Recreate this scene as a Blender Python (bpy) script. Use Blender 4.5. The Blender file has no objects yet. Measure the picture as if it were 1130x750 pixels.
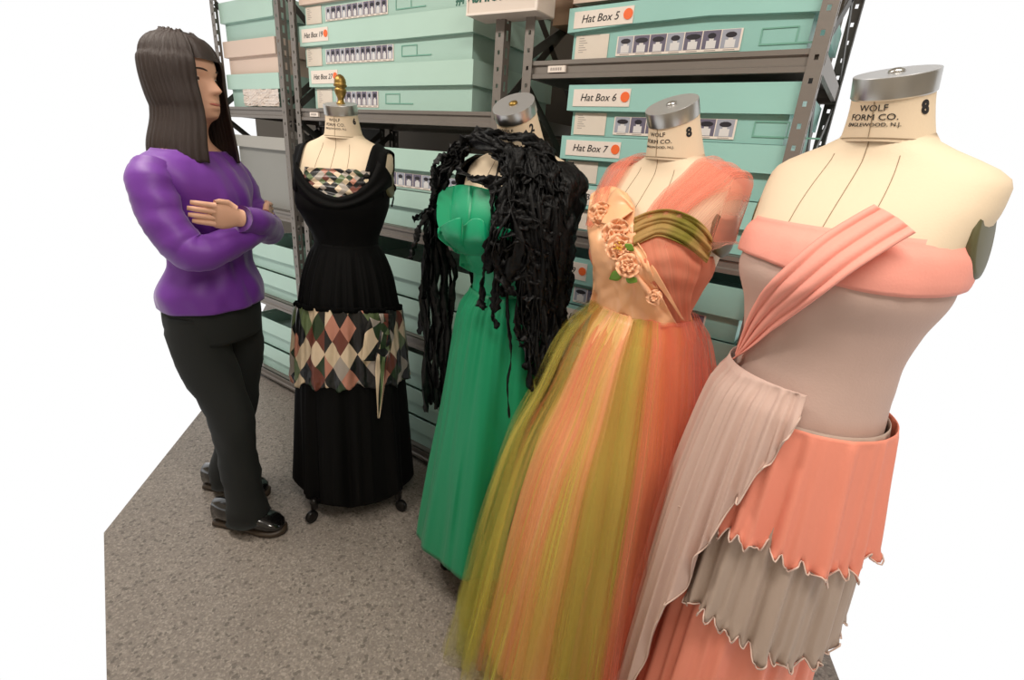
import bpy, bmesh, math, random
from math import sin, cos, pi, radians, sqrt, atan2, atan, floor, exp
from mathutils import Vector, Matrix, noise
import mathutils
random.seed(7)
C = bpy.context.scene.collection

# ------------------------------------------------------------------ camera, world, lights, exposure
F = 540.0
PITCH = atan(200/540.0); ROLL = radians(4.5); HEAD = radians(123.7)
EYE = Vector((0, 0, 1.45))
fwd = Vector((cos(HEAD)*cos(PITCH), sin(HEAD)*cos(PITCH), -sin(PITCH)))
rgt = Vector((sin(HEAD), -cos(HEAD), 0)); upv = rgt.cross(fwd)
ix = rgt*cos(ROLL) + upv*sin(ROLL); iy = -rgt*sin(ROLL) + upv*cos(ROLL)
cam = bpy.data.cameras.new('camera'); camo = bpy.data.objects.new('camera', cam); C.objects.link(camo)
M = Matrix((ix, iy, -fwd)).transposed().to_4x4(); M.translation = EYE
camo.matrix_world = M
cam.sensor_width = 36; cam.lens = F/1130*36; cam.clip_start = .02
bpy.context.scene.camera = camo
vs = bpy.context.scene.view_settings
vs.view_transform = 'Standard'; vs.look = 'None'; vs.gamma = 1; vs.use_curve_mapping = False
vs.exposure = 0.0
bpy.context.scene.cycles.transparent_max_bounces = 32
w = bpy.data.worlds.new('world'); bpy.context.scene.world = w; w.use_nodes = True
w.node_tree.nodes['Background'].inputs[0].default_value = (1, 1, 1, 1)
w.node_tree.nodes['Background'].inputs[1].default_value = 1.0
def area(name, loc, sx, sy, power, col=(1, .93, .84), rot=(0, 0, 0)):
    l = bpy.data.lights.new(name, 'AREA'); l.shape = 'RECTANGLE'; l.size = sx; l.size_y = sy
    l.energy = power; l.color = col
    o = bpy.data.objects.new(name, l); o.location = loc; o.rotation_euler = rot; C.objects.link(o); return o
area('ceiling_tube_light', (-1.9, .25, 2.62), 1.3, .32, 31)
area('ceiling_tube_light', (0.3, .25, 2.62), 1.3, .32, 31)

# ------------------------------------------------------------------ helpers
def ray(u, v): return fwd + ix*((u-565)/F) - iy*((v-375)/F)
def at_y(u, v, y): d = ray(u, v); return EYE + d*((y-EYE.y)/d.y)
def at_z(u, v, z=0.0): d = ray(u, v); return EYE + d*((z-EYE.z)/d.z)
def at_w(u, v, wd): return EYE + ray(u, v)*wd
def lin(c):
    def f(x): x /= 255; return x/12.92 if x <= .04045 else ((x+.055)/1.055)**2.4
    return (f(c[0]), f(c[1]), f(c[2]), 1)
def clamp(x, a=0., b=1.): return max(a, min(b, x))
def sm(x, a=0., b=1.): x = clamp((x-a)/(b-a)); return x*x*(3-2*x)
def nz(x, y=0, z=0): return noise.noise(Vector((x, y, z)))
MATS = {}
def mat(name, rgb, rough=.6, metal=0., bump=0., bscale=40., var=0., vscale=6., sheen=0., coat=0., spec=.5, aniso=None):
    if name in MATS: return MATS[name]
    m = bpy.data.materials.new(name); m.use_nodes = True; nt = m.node_tree; b = nt.nodes['Principled BSDF']
    b.inputs['Base Color'].default_value = lin(rgb); b.inputs['Roughness'].default_value = rough
    b.inputs['Metallic'].default_value = metal; b.inputs['Specular IOR Level'].default_value = spec
    b.inputs['Sheen Weight'].default_value = sheen; b.inputs['Coat Weight'].default_value = coat
    tc = nt.nodes.new('ShaderNodeTexCoord')
    if var:
        n = nt.nodes.new('ShaderNodeTexNoise'); n.inputs['Scale'].default_value = vscale; n.inputs['Detail'].default_value = 4
        nt.links.new(tc.outputs['Object'], n.inputs['Vector'])
        mx = nt.nodes.new('ShaderNodeMix'); mx.data_type = 'RGBA'
        c = lin(rgb); mx.inputs[6].default_value = tuple(x*(1-var) for x in c[:3])+(1,); mx.inputs[7].default_value = tuple(min(1, x*(1+var)) for x in c[:3])+(1,)
        nt.links.new(n.outputs['Fac'], mx.inputs[0]); nt.links.new(mx.outputs[2], b.inputs['Base Color'])
    if bump:
        n = nt.nodes.new('ShaderNodeTexNoise'); n.inputs['Scale'].default_value = bscale; n.inputs['Detail'].default_value = 5
        if aniso:
            mp = nt.nodes.new('ShaderNodeMapping'); mp.inputs['Scale'].default_value = aniso
            nt.links.new(tc.outputs['UV'], mp.inputs['Vector']); nt.links.new(mp.outputs[0], n.inputs['Vector'])
        else: nt.links.new(tc.outputs['Object'], n.inputs['Vector'])
        bp = nt.nodes.new('ShaderNodeBump'); bp.inputs['Strength'].default_value = bump; bp.inputs['Distance'].default_value = .004
        nt.links.new(n.outputs['Fac'], bp.inputs['Height']); nt.links.new(bp.outputs[0], b.inputs['Normal'])
    MATS[name] = m; return m
def mobj(name, bm, m, parent=None, smooth=False, loc=None):
    me = bpy.data.meshes.new(name); bm.to_mesh(me); bm.free()
    for x in (m if isinstance(m, (list, tuple)) else [m]): me.materials.append(x)
    if smooth: me.polygons.foreach_set('use_smooth', [True]*len(me.polygons))
    o = bpy.data.objects.new(name, me); C.objects.link(o)
    if parent: o.parent = parent
    if loc is not None: o.location = loc
    return o
def tag(o, label=None, cat=None, group=None, kind=None):
    if label: o['label'] = label
    if cat: o['category'] = cat
    if group: o['group'] = group
    if kind: o['kind'] = kind
    return o
def thing(name, label, cat, loc=(0, 0, 0), rz=0., group=None):
    o = bpy.data.objects.new(name, None); C.objects.link(o); o.empty_display_size = .1
    o.location = loc; o.rotation_euler = (0, 0, rz); return tag(o, label, cat, group)
def addbox(bm, x0, x1, y0, y1, z0, z1, mi=0, f=None):
    vs_ = [Vector((x, y, z)) for z in (z0, z1) for y in (y0, y1) for x in (x0, x1)]
    if f: vs_ = [f(p) for p in vs_]
    v = [bm.verts.new(p) for p in vs_]
    for q in ((0, 2, 3, 1), (4, 5, 7, 6), (0, 1, 5, 4), (2, 6, 7, 3), (0, 4, 6, 2), (1, 3, 7, 5)):
        bm.faces.new([v[i] for i in q]).material_index = mi
def bevel(bm, w_, seg=2):
    bmesh.ops.bevel(bm, geom=[e for e in bm.edges], offset=w_, segments=seg, affect='EDGES', clamp_overlap=True)
def catm(P, t):
    n = len(P)-1; t = clamp(t)*n; i = min(int(t), n-1); f = t-i
    p0, p1, p2, p3 = P[max(i-1, 0)], P[i], P[i+1], P[min(i+2, n)]
    return [.5*((2*b)+(-a+c)*f+(2*a-5*b+4*c-d)*f*f+(-a+3*b-3*c+d)*f**3) for a, b, c, d in zip(p0, p1, p2, p3)]
def resample(P, n): return [catm(P, k/(n-1)) for k in range(n)]
def grid(bm, P, wrap=False, uvf=None, mi=0):
    R = [[bm.verts.new(p) for p in row] for row in P]
    uv = bm.loops.layers.uv.verify()
    nj = len(R[0])
    for i in range(len(R)-1):
        for j in range(nj if wrap else nj-1):
            j2 = (j+1) % nj
            f = bm.faces.new((R[i][j], R[i+1][j], R[i+1][j2], R[i][j2])); f.material_index = mi
            for l, (a, b) in zip(f.loops, ((i, j), (i+1, j), (i+1, j+1), (i, j+1))):
                l[uv].uv = uvf(a, b) if uvf else (b/nj, a/len(R))
    return R
def tube(bm, path, rad, n=10, cap=True, flat=1., mi=0):
    path = [Vector(p) for p in path]; rows = []
    rd = rad if isinstance(rad, (list, tuple)) else [rad]*len(path)
    up = Vector((0, 0, 1)); side = None
    for i, p in enumerate(path):
        d = (path[min(i+1, len(path)-1)]-path[max(i-1, 0)]).normalized()
        if side is None:
            side = d.cross(up if abs(d.z) < .95 else Vector((0, 1, 0))).normalized()
        side = (side-d*side.dot(d)).normalized(); u2 = side.cross(d)
        rows.append([p+(side*cos(2*pi*k/n)+u2*sin(2*pi*k/n)*flat)*rd[i] for k in range(n)])
    R = grid(bm, rows, wrap=True, mi=mi)
    if cap:
        bm.faces.new(R[0][::-1]).material_index = mi; bm.faces.new(R[-1]).material_index = mi
def lathe(bm, prof, n=24, T=None, mi=0):
    rows = [[(T @ Vector((r*cos(2*pi*k/n), r*sin(2*pi*k/n), z)) if T else Vector((r*cos(2*pi*k/n), r*sin(2*pi*k/n), z))) for k in range(n)] for r, z in prof]
    R = grid(bm, rows, wrap=True, mi=mi)
    bm.faces.new(R[0]).material_index = mi; bm.faces.new(R[-1][::-1]).material_index = mi
def solid(o, t, off=-1):
    m = o.modifiers.new('thickness', 'SOLIDIFY'); m.thickness = t; m.offset = off; return o
def text_mesh(s, size, shear=0., ext=.0004, bold=0., align='CENTER'):
    cu = bpy.data.curves.new('t', 'FONT'); cu.body = s; cu.size = size; cu.shear = shear; cu.extrude = ext; cu.offset = bold
    cu.align_x = align; cu.align_y = 'CENTER'; cu.resolution_u = 3
    o = bpy.data.objects.new('t', cu); C.objects.link(o)
    me = bpy.data.meshes.new_from_object(o.evaluated_get(bpy.context.evaluated_depsgraph_get()))
    bpy.data.objects.remove(o); bpy.data.curves.remove(cu)
    bm = bmesh.new(); bm.from_mesh(me); bpy.data.meshes.remove(me); return bm

# ------------------------------------------------------------------ materials
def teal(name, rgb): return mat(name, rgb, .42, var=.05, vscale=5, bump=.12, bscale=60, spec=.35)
TEAL = teal('mint_board', (186, 217, 205)); TEALD = teal('mint_board_shaded', (174, 206, 195))  # body copy is darker: the lid's shade put into its colour
TEAL2 = teal('aqua_board', (158, 207, 199)); TEAL2D = teal('aqua_board_shaded', (150, 198, 190))  # aqua bodies darkened likewise, lid shade in the colour
GREYB = mat('grey_board', (150, 150, 146), .7, var=.05); PINKB = mat('pinkish_board', (226, 203, 188), .6, var=.04)
BROWNB = mat('brown_board', (150, 122, 98), .7, var=.08)
PAPER = mat('white_paper', (240, 228, 218), .6); SHEET = mat('sheet_paper', (228, 216, 202), .5, var=.04, vscale=30)
INK = mat('black_ink', (30, 28, 30), .6); FAINT = mat('grey_print', (160, 150, 145), .6); GREENINK = mat('green_marker', (10, 92, 72), .5)
ORANGE = mat('orange_sticker', (250, 112, 50), .5)
PH1 = mat('photo_grey', (110, 105, 125), .4); PH2 = mat('photo_light', (225, 222, 222), .4); PH3 = mat('photo_dark', (40, 36, 46), .4); PH4 = mat('photo_grey_cool', (165, 168, 182), .4)
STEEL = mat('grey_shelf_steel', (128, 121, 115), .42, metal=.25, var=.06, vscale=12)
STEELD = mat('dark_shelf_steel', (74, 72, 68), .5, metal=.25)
LIN = mat('cream_linen', (228, 208, 180), .75, var=.025, vscale=9, bump=.08, bscale=300)
CAPM = mat('brushed_cap', (190, 188, 184), .3, metal=1.); CAPT = mat('cap_top', (205, 206, 208), .38, metal=.85, var=.05)
BRASS = mat('aged_brass', (150, 122, 66), .42, metal=.9, var=.25, vscale=60)
OLIVE = mat('olive_plate', (92, 88, 58), .45, var=.1); IRON = mat('black_iron', (34, 32, 31), .35, metal=.6)
SEAM = mat('seam_thread', (150, 132, 108), .8)
BLACKF = mat('black_crepe', (7, 7, 7), .8, bump=.1, bscale=300, spec=.15)
BLACKV = mat('black_velvet', (5, 5, 5), .95, spec=.1)
CHIF = mat('black_chiffon', (7, 7, 8), .5, bump=.5, bscale=120, spec=.25)
GREEN = mat('emerald_satin', (0, 156, 108), .38, sheen=.1, spec=.45, bump=.05, bscale=200)
GREENS = mat('emerald_taffeta', (0, 130, 86), .5, sheen=.1, spec=.35, bump=.08, bscale=120)
PEACH = mat('peach_satin', (250, 190, 142), .33, spec=.5, bump=.12, bscale=18, sheen=.1)
PEACHD = mat('peach_satin_skirt', (246, 178, 112), .38, spec=.5, bump=.1, bscale=30)
FLW = mat('apricot_petals', (248, 190, 148), .36, spec=.45); LEAFM = mat('leaf_green', (110, 150, 50), .5); STAM = mat('yellow_stamens', (235, 190, 70), .5)
MAUVE = mat('mauve_crepe', (206, 176, 164), .7, bump=.12, bscale=250); TAUPE = mat('taupe_crepe', (184, 164, 150), .7, bump=.12, bscale=250)
CORAL = mat('coral_crepe', (244, 150, 126), .66, bump=.12, bscale=250); CORALP = mat('pink_coral_crepe', (246, 164, 148), .66, bump=.12, bscale=250)
HEMM = mat('pale_hem', (218, 192, 178), .7)
def tulle(name, rgb, base, streak, rgb2=None, su=20, fold_glint=.45):
    m = bpy.data.materials.new(name); m.use_nodes = True; nt = m.node_tree; nt.nodes.clear(); N = nt.nodes.new; L = nt.links.new
    out = N('ShaderNodeOutputMaterial'); tc = N('ShaderNodeTexCoord'); mp = N('ShaderNodeMapping')
    mp.inputs['Scale'].default_value = (su, 1.1, 1); L(tc.outputs['UV'], mp.inputs[0])
    n = N('ShaderNodeTexNoise'); n.inputs['Scale'].default_value = 1.; n.inputs['Detail'].default_value = 1.6; n.inputs['Roughness'].default_value = .5
    L(mp.outputs[0], n.inputs['Vector'])
    mr = N('ShaderNodeMapRange'); mr.inputs[1].default_value = .33; mr.inputs[2].default_value = .68; mr.inputs[3].default_value = base-streak; mr.inputs[4].default_value = base+streak
    L(n.outputs['Fac'], mr.inputs[0])
    mp3 = N('ShaderNodeMapping'); mp3.inputs['Scale'].default_value = (su*4.5, .9, 1); L(tc.outputs['UV'], mp3.inputs[0])
    n3 = N('ShaderNodeTexNoise'); n3.inputs['Detail'].default_value = 2; n3.inputs['Scale'].default_value = 1.; L(mp3.outputs[0], n3.inputs['Vector'])
    mr3 = N('ShaderNodeMapRange'); mr3.inputs[1].default_value = .60; mr3.inputs[2].default_value = .72; mr3.inputs[3].default_value = 0; mr3.inputs[4].default_value = fold_glint; L(n3.outputs['Fac'], mr3.inputs[0])  # narrow opaque streaks stand in for bright highlights along folds
    ad = N('ShaderNodeMath'); ad.operation = 'ADD'; ad.use_clamp = True; L(mr.outputs[0], ad.inputs[0]); L(mr3.outputs[0], ad.inputs[1])
    mx = N('ShaderNodeMix'); mx.data_type = 'RGBA'; mx.inputs[6].default_value = lin(rgb); mx.inputs[7].default_value = lin(rgb2 or rgb)
    n2 = N('ShaderNodeTexNoise'); n2.inputs['Scale'].default_value = .45; n2.inputs['Detail'].default_value = 2; L(mp.outputs[0], n2.inputs['Vector'])
    mr2 = N('ShaderNodeMapRange'); mr2.inputs[1].default_value = .4; mr2.inputs[2].default_value = .6; L(n2.outputs['Fac'], mr2.inputs[0]); L(mr2.outputs[0], mx.inputs[0])
    d = N('ShaderNodeBsdfDiffuse'); t = N('ShaderNodeBsdfTranslucent'); tr = N('ShaderNodeBsdfTransparent')
    L(mx.outputs[2], d.inputs[0]); L(mx.outputs[2], t.inputs[0])
    s = N('ShaderNodeMixShader'); s.inputs[0].default_value = .45; L(d.outputs[0], s.inputs[1]); L(t.outputs[0], s.inputs[2])
    s2 = N('ShaderNodeMixShader'); L(ad.outputs[0], s2.inputs[0]); L(tr.outputs[0], s2.inputs[1]); L(s.outputs[0], s2.inputs[2])
    L(s2.outputs[0], out.inputs[0]); return m
T_GREEN = tulle('green_tulle', (206, 210, 104), .17, .2, (216, 206, 112))
T_GREEN2 = tulle('green_tulle_dense', (166, 184, 78), .36, .3, (194, 190, 92))
T_CORAL = tulle('coral_tulle', (246, 160, 142), .34, .26, (244, 152, 124))
T_CORAL2 = tulle('coral_tulle_strap', (252, 164, 144), .36, .26, (254, 184, 160), su=30, fold_glint=.2)
T_CORALS = tulle('sheer_coral_tulle', (252, 172, 152), .26, .22, (254, 190, 168), su=30, fold_glint=.15)
T_CORAL3 = tulle('coral_tulle_bodice', (246, 168, 138), .9, .1, (250, 180, 150), su=14)
T_OLIVE = tulle('olive_tulle_swathe', (214, 180, 120), .92, .08, (158, 150, 72), su=10)
T_BLACK = tulle('sheer_black_chiffon', (16, 16, 17), .72, .2, su=10)
def plaid(name, sc, rot=0.785):
    m = bpy.data.materials.new(name); m.use_nodes = True; nt = m.node_tree; b = nt.nodes['Principled BSDF']; N = nt.nodes.new; L = nt.links.new
    tc = N('ShaderNodeTexCoord'); mp = N('ShaderNodeMapping'); mp.inputs['Scale'].default_value = (sc*1.35, sc*.82, 1); L(tc.outputs['UV'], mp.inputs[0])
    mr = N('ShaderNodeMapping'); mr.inputs['Rotation'].default_value = (0, 0, rot); L(mp.outputs[0], mr.inputs[0])
    fl = N('ShaderNodeVectorMath'); fl.operation = 'FLOOR'; L(mr.outputs[0], fl.inputs[0])
    wn = N('ShaderNodeTexWhiteNoise'); wn.noise_dimensions = '2D'; L(fl.outputs[0], wn.inputs['Vector'])
    cr = N('ShaderNodeValToRGB'); cr.color_ramp.interpolation = 'CONSTANT'
    cols = [(20, 20, 22), (216, 194, 166), (40, 58, 34), (106, 56, 44), (160, 150, 140), (22, 21, 22), (206, 186, 156), (184, 126, 106), (26, 26, 25), (98, 114, 76)]
    e = cr.color_ramp.elements
    while len(e) < len(cols): e.new(.5)
    for k, c in enumerate(cols): e[k].position = k/len(cols); e[k].color = lin(c)
    L(wn.outputs['Value'], cr.inputs[0]); L(cr.outputs[0], b.inputs['Base Color'])
    b.inputs['Roughness'].default_value = .36; b.inputs['Specular IOR Level'].default_value = .5
    n = N('ShaderNodeTexNoise'); n.inputs['Scale'].default_value = 55; n.inputs['Detail'].default_value = 4; L(tc.outputs['Object'], n.inputs['Vector'])
    bp = N('ShaderNodeBump'); bp.inputs['Strength'].default_value = .5; bp.inputs['Distance'].default_value = .004; L(n.outputs['Fac'], bp.inputs['Height']); L(bp.outputs[0], b.inputs['Normal'])
    return m
PLAID = plaid('plaid_taffeta', 17.5)

# ------------------------------------------------------------------ setting
def floor_mat():
    m = bpy.data.materials.new('speckled_vinyl'); m.use_nodes = True; nt = m.node_tree; b = nt.nodes['Principled BSDF']; N = nt.nodes.new; L = nt.links.new
    tc = N('ShaderNodeTexCoord'); prev = None
    n = N('ShaderNodeTexNoise'); n.inputs['Scale'].default_value = 2.; n.inputs['Detail'].default_value = 6; L(tc.outputs['Object'], n.inputs['Vector'])
    mx = N('ShaderNodeMix'); mx.data_type = 'RGBA'; mx.inputs[6].default_value = lin((138, 129, 121)); mx.inputs[7].default_value = lin((150, 141, 132)); L(n.outputs['Fac'], mx.inputs[0]); prev = mx.outputs[2]
    for sc, col, lo, st in ((130, (122, 114, 107), .5, .5), (170, (172, 163, 153), .8, .55), (110, (92, 86, 80), .93, .7), (220, (112, 104, 97), .7, .4)):
        d = N('ShaderNodeTexNoise'); d.inputs['Scale'].default_value = 40; L(tc.outputs['Object'], d.inputs['Vector'])
        av = N('ShaderNodeMixRGB'); av.blend_type = 'ADD'; av.inputs[0].default_value = .008; L(tc.outputs['Object'], av.inputs[1]); L(d.outputs['Color'], av.inputs[2])
        v = N('ShaderNodeTexVoronoi'); v.inputs['Scale'].default_value = sc; L(av.outputs[0], v.inputs['Vector'])
        s = N('ShaderNodeSeparateColor'); L(v.outputs['Color'], s.inputs[0])
        g = N('ShaderNodeMath'); g.operation = 'GREATER_THAN'; g.inputs[1].default_value = lo; L(s.outputs[0], g.inputs[0])
        k = N('ShaderNodeMath'); k.operation = 'MULTIPLY'; k.inputs[1].default_value = st; L(g.outputs[0], k.inputs[0])
        x = N('ShaderNodeMix'); x.data_type = 'RGBA'; L(k.outputs[0], x.inputs[0]); L(prev, x.inputs[6]); x.inputs[7].default_value = lin(col); prev = x.outputs[2]
    L(prev, b.inputs['Base Color']); b.inputs['Roughness'].default_value = .5; b.inputs['Specular IOR Level'].default_value = .3
    return m
def poly(name, pts, thick, m):
    bm = bmesh.new(); v = [bm.verts.new(p) for p in pts]; f = bm.faces.new(v)
    r = bmesh.ops.extrude_face_region(bm, geom=[f]); bmesh.ops.translate(bm, verts=[x for x in r['geom'] if isinstance(x, bmesh.types.BMVert)], vec=(0, 0, -thick))
    bmesh.ops.recalc_face_normals(bm, faces=bm.faces); return tag(mobj(name, bm, m), kind='structure')
poly('floor', [(-3.12, 1.40, 0), (-4.7, 2.6, 0), (-.10, 2.6, 0), (.32, 1.50, 0), (.5, -.2, 0), (.5, -1.5, 0), (-1.3, -1.5, 0), (-1.15, .11, 0), (-2.05, .38, 0)], .05, floor_mat())
PLAST = mat('painted_plaster', (190, 180, 165), .8); DARKP = mat('darkened_back_wall', (84, 76, 66), .85); CEILM = mat('ceiling_board', (215, 208, 196), .9)
bm = bmesh.new(); addbox(bm, -4.7, -.28, 2.6, 2.7, 0, 2.35); tag(mobj('wall_back', bm, DARKP), kind='structure')  # wall colour darkened to stand in for shade behind the shelves
bm = bmesh.new(); addbox(bm, -4.2, 2.6, -1.6, -1.5, 0, 2.7); tag(mobj('wall_front', bm, PLAST), kind='structure')
bm = bmesh.new(); addbox(bm, -4.3, -4.2, -1.6, -.25, 0, 2.7); tag(mobj('added_wall_left', bm, PLAST), kind='structure')  # unseen, added to keep white world light off the shelves
bm = bmesh.new(); addbox(bm, 2.6, 2.7, -1.6, 2.7, 0, 2.7); tag(mobj('added_wall_right', bm, PLAST), kind='structure')  # unseen too, added to block world light from this side
bm = bmesh.new(); addbox(bm, -3.2, 2.6, -1.6, 2.7, 2.7, 2.8); tag(mobj('ceiling', bm, CEILM), kind='structure')

# ------------------------------------------------------------------ shelving
def perf_post(parent, x, y, h, sx, sy, label=None, m=STEEL):
    """L-section post: front flange along x (direction sx) and side flange along y (direction sy), real punched holes"""
    bm = bmesh.new(); W = .034; D = .036; pitch = .05; n = int(h/pitch)
    def cell(o, a, wd, z0, z1, hw, hh):
        c = wd/2; zc = (z0+z1)/2
        P = [o+a*p+Vector((0, 0, q)) for p, q in ((0, z0), (wd, z0), (wd, z1), (0, z1))]
        Q = [o+a*p+Vector((0, 0, q)) for p, q in ((c-hw, zc-hh), (c+hw, zc-hh), (c+hw, zc+hh), (c-hw, zc+hh))]
        P = [bm.verts.new(p) for p in P]; Q = [bm.verts.new(p) for p in Q]
        for i in range(4): bm.faces.new((P[i], P[(i+1) % 4], Q[(i+1) % 4], Q[i]))
    for k in range(n):
        z0, z1 = k*pitch, (k+1)*pitch
        cell(Vector((x, y, 0)), Vector((sx, 0, 0)), W, z0, z1, .0045, .006)
        cell(Vector((x, y, 0)), Vector((0, sy, 0)), D, z0, z1, .006, .015)
    bmesh.ops.remove_doubles(bm, verts=bm.verts, dist=.0004); bmesh.ops.recalc_face_normals(bm, faces=bm.faces)
    o = mobj('post', bm, m, parent); solid(o, .002, 0); return o
def bar(bm, a, b, w_, t_):
    a, b = Vector(a), Vector(b); d = (b-a).normalized(); s = d.cross(Vector((1, 0, 0))).normalized()*w_/2; q = Vector((t_/2, 0, 0))
    v = [bm.verts.new(p) for p in (a-s-q, a+s-q, a+s+q, a-s+q, b-s-q, b+s-q, b+s+q, b-s+q)]
    for f in ((0, 1, 2, 3), (7, 6, 5, 4), (0, 4, 5, 1), (1, 5, 6, 2), (2, 6, 7, 3), (3, 7, 4, 0)): bm.faces.new([v[i] for i in f])
YF, YB = 1.48, 2.08
def shelf_mesh(parent, x0, x1, z, tag_at=None):
    bm = bmesh.new()
    addbox(bm, x0, x1, YF+.004, YB, z-.006, z)                     # deck
    prof = [(0, 0), (0, -.012), (.007, -.016), (.007, -.034), (0, -.038), (0, -.05), (.018, -.05), (.018, -.046), (.012, -.03), (.012, 0)]
    for yy, s in ((YF, 1), (YB, -1)):
        A = [bm.verts.new((x0, yy+s*a, z+b)) for a, b in prof]; B = [bm.verts.new((x1, yy+s*a, z+b)) for a, b in prof]
        for i in range(len(prof)):
            j = (i+1) % len(prof); bm.faces.new((A[i], A[j], B[j], B[i]))
        bm.faces.new(A); bm.faces.new(B)
    addbox(bm, x0, x0+.012, YF+.02, YB-.02, z-.045, z-.006); addbox(bm, x1-.012, x1, YF+.02, YB-.02, z-.045, z-.006)
    bmesh.ops.recalc_face_normals(bm, faces=bm.faces)
    o = mobj('shelf', bm, STEEL, parent)
    if tag_at is not None:
        bm = bmesh.new(); addbox(bm, tag_at, tag_at+.062, YF-.003, YF+.006, z-.034, z-.016)
        for k in range(6): addbox(bm, tag_at+.01+k*.007, tag_at+.014+k*.007, YF-.0036, YF-.002, z-.029, z-.021, 1)
        mobj('shelf_tag', bm, [PAPER, FAINT], o)
    return o
def unit(label, xl, xr, zs, H, tags, sides=('l', 'r'), back=False):
    t = thing('shelving_unit', label, 'shelving', ((xl+xr)/2, (YF+YB)/2, 0), group=None)
    t0 = t.location.copy()
    ps = []
    if back:
        bm = bmesh.new(); addbox(bm, xl+.004, xr-.004, YB+.002, YB+.005, .08, 2.12); ps.append(mobj('dark_back_sheet', bm, STEELD, t))  # dark sheet added to close see-through gaps, stands in for deep shade
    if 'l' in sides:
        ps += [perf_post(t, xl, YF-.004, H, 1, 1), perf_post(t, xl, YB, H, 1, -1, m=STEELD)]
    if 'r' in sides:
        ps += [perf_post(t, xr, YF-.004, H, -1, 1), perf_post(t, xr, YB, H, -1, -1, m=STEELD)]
    for z, tg in zip(zs, tags): ps.append(shelf_mesh(t, xl+.003, xr-.003, z, tg))
    for s in sides:
        x = xl+.006 if s == 'l' else xr-.006
        ks = [0.0]+sorted(zs)[1:]+[H]
        for a, b in zip(ks[1:-1], ks[2:]):
            for q in ((YF+.02, a+.02, YB-.02, b-.07), (YF+.02, b-.07, YB-.02, a+.02)):
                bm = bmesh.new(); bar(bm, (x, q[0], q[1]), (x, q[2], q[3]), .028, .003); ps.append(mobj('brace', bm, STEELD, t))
    for p in ps:
        if p.parent is t: p.location = -t0
    return t
unit('grey perforated steel shelving unit at far left, beside the purple sleeve', -2.99, -2.385, [1.597, 1.10, .578, .08], 2.15, [None]*4, back=True)
unit('long grey steel shelving unit behind the black gown and the green gown', -2.305, -1.11, [1.595, 1.135, .655, .08], 2.15, [-2.2, -2.24, None, None])
unit('grey steel shelving unit at right holding the numbered aqua hat boxes', -1.025, -.17, [1.745, 1.238, .72, .08], 2.15, [-.93, None, None, None])

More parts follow.
